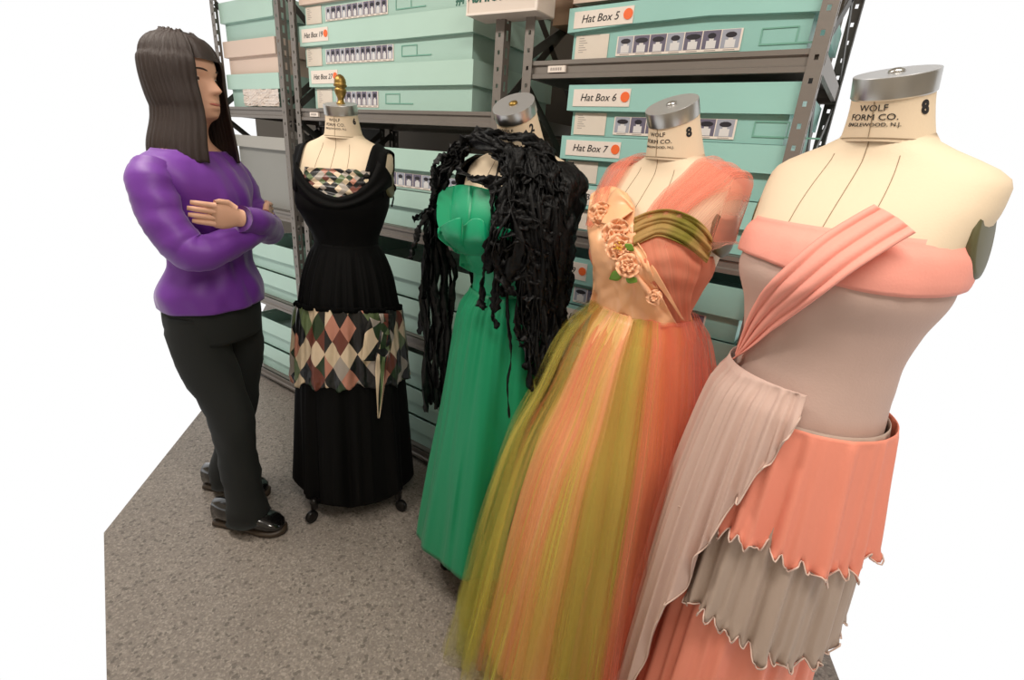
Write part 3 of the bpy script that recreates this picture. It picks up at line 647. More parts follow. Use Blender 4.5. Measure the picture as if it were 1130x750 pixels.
# plaid bust insert, cowl collar, straps (points read off the photograph, laid on the body)
patch('bust_insert', PLAID, g1, B1, [[(336, 184), (352, 185), (372, 186), (392, 187), (408, 189)], [(336, 197), (354, 199), (374, 199), (393, 199), (408, 198)], [(343, 208), (356, 211), (374, 214), (391, 213), (404, 208)], [(352, 216), (362, 220), (373, 223), (386, 219), (398, 214)]], .006, 36, 30, fold=lambda s, t: .004+.0045*sin(s*24+2*sin(t*5)), uvs=5.5)
patch('cowl_collar', BLACKF, g1, B1, [[(326, 178), (343, 204), (370, 217), (392, 212), (409, 196), (417, 178)], [(325, 188), (342, 210), (370, 222), (394, 217), (413, 203), (425, 184)], [(327, 200), (346, 220), (371, 228), (397, 222), (418, 208), (432, 196)], [(331, 212), (349, 228), (372, 232), (398, 226), (418, 216), (432, 206)]], .010, 44, 26, fold=lambda s, t: .012*sin(pi*s)+.004*sin(s*11), thick=.003)
for sx in (-1, 1): over_shoulder('shoulder_strap', BLACKF, g1, B1, sx, (.116, .168), (.122, .166), 1.29, 1.31, .005, fold=lambda a, c: .003*sin(c*7+a*3), thick=.003)
bm = bmesh.new(); c = B1.hit(433, 206, .008)
tube(bm, [c+Vector((.012*cos(a), 0, .012*sin(a)-.004)) for a in [2*pi*k/16 for k in range(17)]], .0035, 8, cap=False); tube(bm, [c+Vector((0, 0, -.014)), c+Vector((.004, 0, -.04)), c+Vector((-.004, .002, -.07))], .003, 8)
mobj('side_loop', bm, BLACKF, g1, smooth=True)
# hanging plaid sash
SK1 = Body(-1.545, 1.16, rz1, [(z, a, b, 0, 0, 2.05) for z, a, b in ((.03, .245, .24), (.5, .24, .234), (.62, .236, .23), (.75, .226, .22), (.87, .212, .208), (1.0, .175, .16))])
patch('sash', PLAID, g1, SK1, [[(418, 346), (420, 362), (416, 385), (414, 400), (415, 428), (417, 461)], [(426, 346), (428, 364), (425, 388), (423, 402), (421, 430), (418, 462)], [(432, 346), (430, 366), (432, 380), (427, 402), (424, 428), (419, 460)]], .012, 40, 8, fold=lambda s, t: .006*sin(t*26), thick=.002, uvs=.9, uvh=3.)
patch('sash', PLAID, g1, SK1, [[(408, 350), (403, 366), (399, 398)], [(418, 354), (414, 374), (414, 398)], [(428, 352), (430, 372), (430, 394)]], .010, 20, 14, fold=lambda s, t: .003*sin(s*9), thick=.002, uvs=1.1, uvh=1.6)

# ------------------------------------------------------------------ 2. emerald gown
rz2 = radians(2)
X2, Y2 = -.80, 1.17
f2, B2 = dress_form(X2, Y2, rz2, 'linen dress form with tilted bare neck cap, wearing the emerald gown', '2', tilt=.62, lean=.045, nh=.012, k=.97, waist=.108, fs=.6)
g2 = thing('evening_gown', 'strapless emerald green satin gown with pleated fan bust, on second form', 'gown', (X2, Y2, 0), rz2)
shell('bodice', GREEN, g2, [(1.30, .160, .134, 0, -.016), (1.25, .160, .140, 0, -.022), (1.19, .138, .118, 0, -.014), (1.12, .112, .096, 0, -.007), (1.07, .116, .10, 0, -.004)], -90, 270, 120, 24, fold=lambda th, t, z: .002*nz(th*4, z*10))
def pl(s, t): return .010+.016*abs(sin(t*pi*2.0))*(1-.7*s)+.006*(1-s)
patch('bust_fan', GREEN, g2, B2, [[(484, 214), (493, 207), (512, 204), (535, 208), (556, 214), (572, 228)], [(482, 228), (490, 222), (511, 220), (534, 224), (556, 230), (574, 242)], [(484, 250), (492, 250), (510, 248), (530, 248), (550, 250), (568, 256)], [(500, 276), (506, 280), (516, 281), (530, 281), (544, 280), (558, 278)]], .008, 60, 24, fold=lambda s, t: .012*(1-.6*s)+.013*((t*4.2) % 1)*(1-.8*s), thick=.003)
patch('bust_ruffle', GREEN, g2, B2, [[(483, 252, .012), (494, 245, .028), (508, 240, .030), (511, 249, .004), (522, 241, .024), (533, 243, .030), (541, 258, .004), (550, 250, .022), (566, 254, .012)], [(485, 264, .008), (494, 264, .024), (507, 264, .026), (512, 266, .014), (523, 265, .024), (533, 266, .026), (541, 269, .012), (552, 266, .018), (565, 267)], [(504, 277), (509, 279), (514, 280), (519, 281), (527, 281), (534, 281), (540, 281), (548, 280), (556, 279)]], .016, 60, 18, fold=lambda s, t: .006+.010*(1-s)**.7, thick=.003)
patch('waistband', GREEN, g2, B2, [[(508, 277), (520, 281), (535, 282), (552, 281), (575, 276)], [(507, 286), (520, 291), (535, 293), (552, 292), (575, 286)], [(507, 293), (520, 300), (535, 303), (552, 302), (575, 294)]], .010, 30, 12, thick=.002)
fg = folds(5, 20); fh = folds(9, 6, sharp=.8)
def gf(th, t, z): return .004*fg(th)*(1-t)**2*sm(t, 0, .03)+.036*t*fh(th)+.006*nz(th*5, z*3)
SK2L = [(1.085, .122, .105, 0, -.004), (1.03, .150, .128, 0, -.004), (.95, .163, .142, 0, -.005), (.75, .178, .165, 0, -.01), (.4, .204, .198, 0, -.025), (.05, .224, .228, 0, -.035)]
shell('skirt', GREENS, g2, SK2L, -90, 270, 260, 60, fold=gf, hem=lambda th: .125+.085*cos(th+radians(85))+.012*fh(th), thick=.002)

# ------------------------------------------------------------------ 3. tulle gown
rz3 = radians(-20)
X3, Y3 = -.385, 1.17
f3, B3 = dress_form(X3, Y3, rz3, 'linen dress form marked 8, wearing the peach and green tulle gown', '8', tilt=.5, lean=.03, nh=.014, k=.98, waist=.108, hip=.8)
g3 = thing('ball_gown', 'peach satin ball gown with green and coral tulle skirt and shoulder straps', 'gown', (X3, Y3, 0), rz3)
def rs(th):   # tulle pressed between its neighbours and the shelving
    a = (th+rz3) % (2*pi); d = lambda c, w_: exp(-((((a-radians(c)+pi) % (2*pi))-pi)/radians(w_))**2)
    return 1-.38*d(0, 50)-.34*d(90, 45)-.25*d(160, 22)
def skirtL(e, s=1.): return [(1.128, .120+e*.4, .103+e*.4, 0, -.005), (1.09, .138+e*.7, .125+e*.7, 0, -.005), (1.02, .158*s+e, .15*s+e, 0, -.01), (.9, .190*s+e, .188*s+e, 0, -.01), (.75, .238*s+e, .24*s+e, 0, -.015), (.5, .274*s+e, .285*s+e, 0, -.02), (.25, .303*s+e, .315*s+e, 0, -.02), (.02, .322*s+e, .338*s+e, 0, -.02)]
def tf(seed, amp, n=20, sharp=1.):
    P = folds(seed, n, sharp=sharp)
    def f(th, t, z):
        base = skirt_r(z)*(rs(th)-1)*sm(t, .12, .5)
        return base+amp*t*(P(th)+.75)+amp*.5*t*nz(th*9, z*2.2, seed)+.004*sm(t, 0, .05)*P(th*1.0)
    return f
def skirt_r(z):
    for a, b in ((1.1, .12), (.9, .235), (.5, .355), (0, .42)):
        if z >= a: return b
    return .42
_r = Body(0, 0, 0, [(l[0], l[1], l[2], 0, 0, 2) for l in skirtL(0)])
def skirt_r(z): return _r.at(z)[0]
shell('underskirt', PEACHD, g3, skirtL(-.012, .93), -90, 270, 300, 50, fold=tf(31, .008, 26), thick=.002)
shell('pleated_panel', PEACH, g3, [(l[0], l[1]+.004, l[2]+.004, 0, l[4]) for l in skirtL(0, .96)], -112, -62, 100, 50, fold=lambda th, t, z: skirt_r(z)*(rs(th)-1)*sm(t, .12, .5)+.007*abs(sin(th*34))*(.5+t)-.010*t*t*0, thick=.002, hem=lambda th: .06)
shell('coral_tulle_layer', T_CORAL, g3, skirtL(.006), -90, 270, 320, 50, fold=tf(41, .020, 30), thick=0)
shell('coral_tulle_layer', T_CORAL, g3, skirtL(.018), -46, 150, 220, 50, fold=tf(43, .022, 30), thick=0)
shell('coral_tulle_layer', T_CORAL, g3, skirtL(.03), -42, 60, 160, 50, fold=tf(44, .022, 24), thick=0)
shell('green_tulle_panel', T_GREEN, g3, skirtL(.020), -172, -112, 160, 50, fold=tf(51, .034, 26), thick=0)
shell('green_tulle_panel', T_GREEN2, g3, skirtL(.020), -64, -40, 110, 50, fold=tf(53, .034, 30), thick=0)
def gh(seed): return lambda th: .015+.03*nz(th*6, seed)
for k_, (a, b, e, nn) in enumerate([(-190, -106, .035, 22), (-172, -92, .05, 18), (-72, -36, .036, 24), (-176, -46, .028, 26)]):
    def tp(th, a=a, b=b): return 1.10
    def wid(th, t, z, base=tf(60+k_, .040, nn)): return base(th, t, z)
    shell('green_tulle_layer', T_GREEN, g3, skirtL(e), a, b, 240, 50, fold=wid, thick=0, hem=gh(k_))
# a lower spread of green tulle drifting over the peach panel
shell('green_tulle_drift', T_GREEN, g3, [l for l in skirtL(.045)], -150, -46, 240, 50, fold=tf(71, .045, 22), thick=0, top=lambda th: 1.08-.70*exp(-((th+radians(90))/radians(14))**2))
# bodice
shell('bodice_lining', T_CORAL3, g3, [(1.285, .156, .126, 0, -.018), (1.25, .156, .129, 0, -.022), (1.19, .134, .110, 0, -.013), (1.115, .113, .094, 0, -.006), (1.085, .118, .10, 0, -.005)], -90, 270, 120, 24, thick=.001)
patch('satin_front', PEACH, g3, B3, [[(652, 214), (668, 206), (680, 207), (692, 214), (700, 228)], [(648, 240), (668, 236), (682, 238), (693, 246), (701, 262)], [(650, 264), (672, 264), (686, 266), (700, 270), (712, 280)], [(654, 291), (676, 294), (692, 298), (708, 302), (722, 308)], [(654, 318), (678, 322), (696, 328), (716, 332), (736, 338)], [(648, 344), (676, 354), (696, 359), (722, 361), (748, 360)]], .012, 40, 50, fold=lambda s, t: .007*nz(s*5+t*3, t*6-s*3)+.005*nz(s*14+t*6, t*5)+.004*abs(nz(s*9-t*5, t*12+3))+.003, thick=.003)
patch('lapel_cuff', PEACH, g3, B3, [[(672, 218), (680, 209), (688, 215), (698, 227)], [(668, 232), (680, 224), (690, 224), (699, 232)], [(664, 246), (676, 248), (688, 240), (698, 233)]], .026, 24, 18, fold=lambda s, t: .014*sin(pi*t)+.004*sin(s*8), thick=.004)
patch('lapel_edge', PEACH, g3, B3, [[(690, 236), (690, 256), (698, 272), (716, 300), (736, 328), (752, 352)], [(698, 228), (700, 250), (706, 270), (724, 298), (742, 330), (755, 353)]], .017, 50, 6, fold=lambda s, t: .003*sin(t*9), thick=.004)
patch('green_swathe', T_OLIVE, g3, B3, [[(700, 240), (718, 233), (740, 231), (762, 238), (778, 250), (786, 262)], [(699, 254), (716, 247), (736, 244), (760, 254), (776, 266), (785, 276)], [(699, 272), (714, 264), (728, 260), (750, 268), (768, 280), (780, 290)]], .022, 50, 40, fold=lambda s, t: .004*sin(s*17+1.5*sin(t*4))+.002*sin(s*38+2*t), thick=.002, uvs=6)
patch('coral_front', T_CORAL3, g3, B3, [[(700, 272), (718, 264), (732, 262), (752, 270), (776, 284)], [(708, 296), (724, 292), (740, 292), (758, 296), (771, 304)], [(724, 322), (734, 322), (744, 322), (754, 324), (763, 328)], [(744, 360), (748, 361), (752, 361), (757, 360), (762, 358)]], .014, 30, 40, fold=lambda s, t: .0012*sin(s*26+t*2)+.0025*nz(s*6, t*4, 2), thick=.0015)
for q in range(3):
    over_shoulder('tulle_strap', T_CORAL2, g3, B3, 1, (.045, .120), (.082, .150+.01*q), 1.350, 1.32, .007+.005*q, fold=lambda a, c, q=q: .004*sin(c*(10+4*q)+q*2+a*2)+.006*sin(pi*a)*c, nu=40, uvs=24)
    over_shoulder('tulle_strap', T_CORAL2, g3, B3, -1, (.085, .150), (.084, .150+.008*q), 1.31, 1.32, .007+.005*q, fold=lambda a, c, q=q: .004*sin(c*(10+4*q)+q*2+a*2)+.006*sin(pi*a)*c, nu=40, uvs=24)
over_shoulder('tulle_strap_edge', T_CORALS, g3, B3, 1, (.115, .172), (.14, .200), 1.30, 1.32, .014, fold=lambda a, c: .004*sin(c*13+1)+.008*sin(pi*a)*c, nu=40, uvs=20)
over_shoulder('tulle_strap_edge', T_CORALS, g3, B3, -1, (.13, .172), (.14, .182), 1.30, 1.32, .014, fold=lambda a, c: .004*sin(c*13+1)+.006*sin(pi*a)*c, nu=40, uvs=20)
# fabric flowers on the lapel
def petal_flower(u, v, r, n, seed, m=FLW, cup=.6, open_=True):
    rnd = random.Random(seed); c = B3.hit(u, v, .03); c2 = B3.hit(u, v, .06); nrm = (B3.Ri @ (-ray(u, v))).normalized()
    a = nrm.cross(Vector((0, 0, 1))).normalized(); b = nrm.cross(a)
    fl = None; bm = bmesh.new()
    for ring, (rr, cnt, lift) in enumerate(((r, n, .0), (r*.55, 3, .006))):
        for k in range(cnt):
            an = 2*pi*k/cnt+ring*.5+rnd.uniform(-.2, .2); d = a*cos(an)+b*sin(an); s = nrm.cross(d); rows = []
            for i in range(7):
                q = i/6; wdt = rr*.74*sin(pi*(q*.80+.1))**.6; row = []
                for j in range(-4, 5):
                    w2 = j/4; row.append(c+d*rr*q*(1-.1*abs(w2))+s*wdt*w2+nrm*(lift+cup*rr*(q**2)*.5*(1 if ring else .5)+rr*.25*w2*w2*(1-.5*q)-.004*sin(q*9+seed)+.003*sin(w2*7+k)*q))
                rows.append(row)
            grid(bm, rows)
    o = mobj('flower', bm, m, g3, smooth=True); solid(o, .0012, 0)
    if open_:
        bm = bmesh.new()
        for k in range(9):
            an = k*2.4; d = (a*cos(an)+b*sin(an))*.006*(k % 3+1)*.6; tube(bm, [c+nrm*.006, c+nrm*.014+d*.6, c+nrm*.019+d], [.0008, .0008, .0016], 6)
        mobj('stamens', bm, STAM, o)
    return o
petal_flower(663, 236, .028, 4, 1, open_=False); petal_flower(680, 257, .032, 4, 2, open_=False); petal_flower(683, 273, .030, 5, 3); petal_flower(693, 293, .027, 4, 4, open_=False)
petal_flower(722, 328, .018, 3, 6, open_=False)
bm = bmesh.new(); tube(bm, [B3.hit(u, v, .022) for u, v in ((700, 302), (705, 308), (711, 316), (717, 323), (722, 330), (726, 336))], [.006, .005, .007, .006, .008, .003], 8); mobj('rolled_stem', bm, FLW, g3, smooth=True)
for (u, v, du, dv) in ((692, 276, 4, -5), (688, 300, -12, 6), (690, 303, 10, 6)):
    c = B3.hit(u, v, .03); e = B3.hit(u+du, v+dv, .032); d = e-c; s = d.cross(B3.Ri @ ray(u, v)).normalized(); rows = []
    for i in range(7):
        q = i/6; rows.append([c+d*q*1.3+s*(.012*sin(pi*clamp(q, .03, .97)))*w2 for w2 in (-1, -.5, 0, .5, 1)])
    bm = bmesh.new(); grid(bm, rows); solid(mobj('leaf', bm, LEAFM, g3, smooth=True), .001, 0)

# ------------------------------------------------------------------ 4. coral and mauve gown (right edge of the photograph)
rz4 = radians(-22); X4, Y4 = -.005, 1.05
f4, B4 = dress_form(X4, Y4, rz4, 'linen dress form at the right edge, wearing the coral and mauve gown', '8', tilt=.3, k=1.0, waist=.112, dz=.045, hip=.80)
g4 = thing('evening_gown', 'mauve and coral tiered crepe gown with ruffled hems at right edge', 'gown', (X4, Y4, 0), rz4)
W4 = lambda d: d-math.degrees(rz4)      # world angle -> gown angle
shell('bodice', MAUVE, g4, [(1.355, .160, .128, 0, -.014), (1.30, .166, .138, 0, -.022), (1.225, .144, .120, 0, -.013), (1.15, .132, .114, 0, -.006), (1.10, .132, .122, 0, 0), (1.02, .138, .13, 0, 0)], -90, 270, 120, 40, fold=lambda th, t, z: .002*nz(th*4, z*8))
shell('top_fold', CORALP, g4, [(1.385, .162, .126, 0, -.010), (1.36, .174, .140, 0, -.012), (1.325, .177, .146, 0, -.016), (1.30, .172, .142, 0, -.02)], -90, 270, 120, 12, fold=lambda th, t, z: .002*nz(th*6, z*20), thick=.004, hem=lambda th: 1.312+.01*sin(th*2))
patch('draped_sash', CORALP, g4, B4, [[(812, 390), (818, 372), (826, 350), (834, 334), (846, 316), (872, 290), (905, 262), (940, 240), (965, 226)], [(812, 394), (822, 378), (834, 360), (846, 346), (860, 332), (890, 308), (925, 280), (962, 256), (990, 240)], [(808, 396), (822, 388), (836, 378), (850, 366), (864, 356), (900, 330), (940, 300), (980, 274), (1010, 256)]], .034, 90, 30, fold=lambda s, t: .007*abs(sin(s*11+t))+.002, thick=.003)
fm = folds(81, 26, sharp=.8)
SK4 = lambda e: [(1.112, .133+e*.5, .125+e*.5, 0, 0), (1.06, .145+e*.8, .138+e*.8, 0, 0), (.96, .156+e, .15+e, 0, 0), (.8, .175+e, .168+e, 0, 0), (.5, .192+e, .188+e, 0, 0), (.25, .206+e, .20+e, 0, 0), (.02, .216+e, .212+e, 0, 0)]
def wv(th, n=40): return .010*sin(th*n+2*sin(th*5))+.007*sin(th*n*.43+1)
def cf(seed, n=22, amp=.016):
    P = folds(seed, n, sharp=.8)
    return lambda th, t, z: amp*(.3+t)*P(th)*sm(t, 0, .06)+.006*sin(th*60)*sm(t, .93, 1)
def topseam(th): return 1.112
shell('coral_underskirt', CORAL, g4, SK4(-.026), -90, 270, 260, 40, fold=cf(1, 16, .012), hem=lambda th: .03, top=lambda th: 1.05)
shell('taupe_tier', TAUPE, g4, SK4(-.004), -90, 270, 320, 40, fold=cf(2, 20, .011), hem=lambda th: .58+wv(th)+.02*sin(th*3), top=lambda th: 1.05)
shell('coral_tier', CORAL, g4, SK4(.010), -90, 270, 320, 40, fold=cf(3, 18, .011), hem=lambda th: .80+wv(th)+.012*sin(th*4), top=lambda th: 1.05)
def ph(th):
    a = math.degrees(th+rz4) % 360
    return .22+.04*nz(th*8)+wv(th)+.90*clamp((a-226)/50)**.55
shell('mauve_panel', MAUVE, g4, SK4(.031), W4(150), W4(272), 320, 50, fold=cf(4, 34, .012), hem=ph, top=topseam)
# lettuce hems
def hemline(e, hem, a0, a1, fold, amp=.004, n=420):
    B = Body(0, 0, 0, [l+(2.05,) for l in SK4(e)]); P = []
    for i in range(n+1):
        th = radians(a0+(a1-a0)*i/n); z = hem(th); p = B.pt(clamp(z, .02, 1.11), th); d = Vector((cos(th), sin(th), 0)); P.append(p+d*(fold(th, 1, z)+.002)+Vector((0, 0, amp*sin(th*90))))
    bm = bmesh.new(); tube(bm, P, .0015, 6); mobj('ruffled_hem', bm, HEMM, g4, smooth=True)
hemline(-.004, lambda th: .58+wv(th)+.02*sin(th*3), -90, 270, cf(2, 20, .011)); hemline(.010, lambda th: .80+wv(th)+.012*sin(th*4), -90, 270, cf(3, 18, .011)); hemline(.031, ph, W4(150), W4(272), cf(4, 34, .012))

# ------------------------------------------------------------------ shawl of torn black strips over the emerald gown
sh = thing('shawl', 'black shawl of torn chiffon strips draped round the emerald gown shoulders', 'shawl', (X2, Y2, 0), rz2)
def crumple(th, t, z): return .012+.022*abs(nz(th*6, z*16, 1))+.012*abs(nz(th*16, z*30, 4))
def shtop(th):
    a = math.degrees(th); a = (a+180) % 360-180
    return 1.452
def shhem(th):
    a = (math.degrees(th)+360) % 360     # 270 front, 0 wearer's left, 90 back, 180 wearer's right
    if a > 285: return 1.30-.28*sm(a, 285, 320)
    if a < 110: return 1.02+.1*sm(a, 30, 110)
    return 1.12+.12*sm(a, 150, 215)
SL = [(1.46, .11, .085, 0, .01), (1.43, .155, .10, 0, .01), (1.39, .172, .110, 0, .005), (1.3, .166, .130, 0, -.005), (1.2, .156, .13, 0, -.008), (1.0, .150, .125, 0, 0)]
shell('wrap', CHIF, sh, SL, -48, 205, 220, 60, fold=crumple, hem=lambda th: shhem(th)+.03*nz(th*12), top=shtop, thick=.003)
def strip(P, wd, seed, m=CHIF, name='fabric_strip'):
    """P in the shawl's own axes"""
    rnd = random.Random(seed); n = max(12, len(P)*7); Q = [Vector(q) for q in resample([tuple(p) for p in P], n)]
    rows = []; tw = rnd.uniform(0, 6)
    for i, p in enumerate(Q):
        d = (Q[min(i+1, n-1)]-Q[max(i-1, 0)]).normalized()
        o = p-Vector((0, 0, p.z)); o = o.normalized() if o.length > .01 else Vector((0, -1, 0))
        s = d.cross(o).normalized(); o = s.cross(d)
        a = tw+1.6*sin(i*.25+seed); s2 = s*cos(a*.5)+o*sin(a*.5)*.6; o2 = o
        ww = wd*(.55+1.1*abs(nz(i*.45, seed*1.7)))*(1 if i < n-4 else (1.25 if i == n-4 else 1.35 if i == n-3 else 1. if i == n-2 else .35))
        row = []
        for j in range(5):
            q = (j-2)/2; row.append(p+s2*ww*.5*q+o2*(.007*cos(q*3+i*.8)+.008*nz(i*.9, j*1.3, seed))+d*(.006*nz(i*1.3, j*2.1, seed+3)))
        rows.append(row)
    bm = bmesh.new(); grid(bm, rows); o = mobj(name, bm, m, sh, smooth=True); solid(o, .0016, 0); return o
SB = Body(X2, Y2, rz2, [(z, max(a, .13), max(b, .11), c, d_, 2.) for z, a, b, c, d_, e in B2.L if z > 1.0 and z < 1.42]+[(1.47, .10, .075, 0, .01, 2.), (.75, .178, .165, 0, -.01, 2.), (.4, .198, .19, 0, -.02, 2.), (.05, .214, .215, 0, -.03, 2.), (.97, .162, .14, 0, -.005, 2.)])
def px(pts, wd, seed, off=.03, m=CHIF):
    rnd = random.Random(seed*3+1)
    return strip([SB.hit(u, v, off+(p[0] if p else 0)) for u, v, *p in pts], wd, seed, m)
rnd = random.Random(5); sd = 0
# across the collar
for pts in ([(503, 163), (520, 150), (540, 147), (565, 152), (590, 160), (612, 175)], [(500, 172), (520, 158), (545, 158), (570, 166), (600, 176), (618, 192)], [(520, 155), (545, 166), (575, 172), (605, 186), (622, 205)],
 [(508, 175), (506, 186), (516, 194), (534, 199), (556, 200), (580, 196)],
            [(545, 165), (552, 178), (560, 190), (566, 205), (572, 222)], [(525, 148), (540, 152), (562, 164), (586, 176), (604, 196)], [(532, 200), (540, 208), (552, 212), (560, 222), (556, 238)], [(556, 150), (580, 152), (602, 164), (616, 184), (622, 210)],
            [(540, 170), (566, 180), (590, 192), (612, 210)], [(552, 190), (575, 196), (600, 205), (618, 222)],):
    sd += 1; px(pts, .032, sd, .045)
# mass hanging over the front right
for k in range(36):
    a = k/35; x0 = 560+a*58+rnd.uniform(-6, 6); y0 = 165+rnd.uniform(-8, 14)+a*18
    x1 = 556+a*66+rnd.uniform(-10, 6); yl = (330+110*sm(a, .1, .7)-60*sm(a, .85, 1))+rnd.uniform(-45, 12)
    if a < .25: x1 -= 8; yl = 300+rnd.uniform(-30, 30)
    if a > .85: x1 = min(x1, 622)
    pts = [(x0, y0), (x0*.7+x1*.3+rnd.uniform(-9, 9), y0*.7+yl*.3), (x0*.35+x1*.65+rnd.uniform(-8, 8), y0*.35+yl*.65), (x1+rnd.uniform(-4, 4), yl*.9+y0*.1), (x1+rnd.uniform(-6, 6), yl)]
    sd += 1; px(pts, rnd.uniform(.026, .046), sd, .04+.03*rnd.random())
# crumpled cross pieces on that mass
for k in range(12):
    x0 = 548+rnd.uniform(0, 30); y0 = 190+k*12+rnd.uniform(-5, 5)
    sd += 1; px([(x0, y0), (x0+18, y0+rnd.uniform(-10, 14)), (x0+34, y0+rnd.uniform(-12, 20)), (x0+48, y0+rnd.uniform(0, 34))], .034, sd, .065)
# ragged front edge beside the green bust and long single tails
for pts, wd in (([(560, 205), (556, 230), (546, 250), (540, 275), (537, 300)], .034), ([(566, 215), (552, 245), (545, 275), (548, 310), (545, 345)], .03), ([(556, 235), (540, 265), (534, 300), (531, 330), (534, 342)], .026), ([(558, 250), (550, 290), (548, 325), (544, 345), (549, 362)], .018),
                ([(566, 240), (560, 290), (560, 345), (564, 390), (560, 425), (562, 460)], .013), ([(575, 290), (570, 340), (572, 372), (575, 382)], .026), ([(590, 300), (588, 360), (584, 400), (586, 432)], .03), ([(600, 300), (602, 360), (598, 400), (597, 425)], .02),
                ([(618, 220), (626, 260), (624, 300), (622, 345), (619, 385)], .012), ([(612, 215), (620, 250), (626, 280), (625, 310)], .02)):
    sd += 1; px(pts, wd, sd, .06)
# left hanging bunch
for k in range(13):
    a = k/12; x0 = 500+rnd.uniform(-6, 12); x1 = 467+a*32; e = 455-rnd.uniform(0, 1)**2*120
    pts = [(x0+6, 160+rnd.uniform(-5, 8)), (x0-8+a*4, 178), (482+a*8+rnd.uniform(-4, 3), 205), (475+a*10, 250+rnd.uniform(-8, 8)), (x1+rnd.uniform(-3, 3), 300), (x1+rnd.uniform(-3, 3), (300+e)/2), (x1+rnd.uniform(-3, 3)-2, e)]
    zd = [SB.hit(u, v, .04) for u, v in pts[:3]]
    wq = (SB.R @ zd[2]+SB.o-EYE).dot(fwd)
    for i, (u, v) in enumerate(pts[3:]): zd.append(SB.Ri @ (at_w(u, v, wq+.035*(i+1)+.06+.05*a*(1 if k % 2 else .3))-SB.o))
    sd += 1; strip(zd, rnd.uniform(.02, .034), sd, T_BLACK if k % 4 == 3 else CHIF)
for pts in ([(492, 170), (480, 180), (477, 200), (480, 216)], [(498, 190), (484, 216), (470, 234), (456, 242)], [(478, 230), (464, 248), (458, 268), (452, 286)], [(480, 225), (470, 250), (472, 285), (468, 330)]):
    z0_ = SB.hit(pts[0][0], pts[0][1], .04); wq = (SB.R @ z0_+SB.o-EYE).dot(fwd)
    sd += 1; strip([SB.Ri @ (at_w(u, v, wq+.01*i)-SB.o) for i, (u, v) in enumerate(pts)], .016, sd, T_BLACK if sd % 2 else CHIF)
# back of the shoulders
for k in range(7):
    th = radians(35+k*22); sd += 1
    strip([Body(0, 0, 0, [l+(2.,) for l in SL]).pt(1.45-.1*i, th+.1*sin(i+k), .03) for i in range(5)], .045, sd)

# ------------------------------------------------------------------ person at the left edge: purple sweater, dark trousers, black shoes, arms folded
toe = at_z(314, 587); heel = at_z(258, 578); d = (toe-heel); d.z = 0; d.normalize(); L_ = .29; FR = atan2(d.y, d.x)
rd = Vector((d.y, -d.x, 0)); pc = toe-d*.235-rd*.095; pc.z = 0
pe = thing('person', 'person at left edge in purple sweater, dark trousers and black laced shoes, arms folded', 'person', pc, FR+pi/2)
SKIN = mat('skin', (214, 166, 140), .5, spec=.35); HAIR = mat('dark_hair', (46, 32, 26), .5, bump=.5, bscale=160, aniso=(40, 2, 1)); TRO = mat('dark_trousers', (22, 25, 24), .85, bump=.1)
PURP = mat('purple_satin', (108, 44, 150), .5, sheen=.2, bump=.15, bscale=30)
LV = [(.88, .150, .115, .12), (.95, .158, .112, .12), (1.05, .132, .105, .085), (1.15, .138, .115, .09), (1.25, .152, .128, .10), (1.33, .176, .104, .098), (1.375, .160, .075, .09), (1.40, .105, .060, .080), (1.425, .064, .048, .070), (1.46, .053, .046, .064),
      (1.485, .053, .062, .062), (1.50, .050, .090, .064), (1.515, .056, .098, .074), (1.535, .062, .098, .082), (1.56, .066, .098, .090), (1.59, .070, .095, .096), (1.62, .073, .096, .098), (1.65, .072, .094, .096), (1.68, .063, .080, .084), (1.70, .046, .058, .062), (1.712, .024, .030, .032)]
PB = Body(0, 0, 0, [(z, w_, (f_+b_)/2, 0, (b_-f_)/2, 2.15) for z, w_, f_, b_ in LV])
def face(p, th):
    x, z = p.x, p.z
    if p.y < -.03 and z > 1.48:
        g = lambda x0, z0, sx_, sz_: exp(-((x-x0)/sx_)**2-((z-z0)/sz_)**2)
        nose = .026*exp(-(x/.011)**2)*(sm(z, 1.562, 1.572)*(1-sm(z, 1.572, 1.615)))+.006*(g(.011, 1.568, .008, .008)+g(-.011, 1.568, .008, .008))
        p.y -= nose+.007*g(0, 1.542, .020, .007)+.006*g(0, 1.529, .018, .007)-.004*g(0, 1.5355, .02, .003)-.005*g(0, 1.515, .02, .006)
        p.y += .009*(g(.031, 1.604, .015, .011)+g(-.031, 1.604, .015, .011)); p.y -= .003*(g(.03, 1.626, .02, .006)+g(-.03, 1.626, .02, .006))
    return p
bm = bmesh.new(); zs = [.88+i*.832/150 for i in range(151)]
R = grid(bm, [[face(PB.pt(z, 2*pi*k/96), 0) for k in range(96)] for z in zs], wrap=True); bm.faces.new(R[0][::-1]); bm.faces.new(R[-1])
body = mobj('body', bm, SKIN, pe, smooth=True)
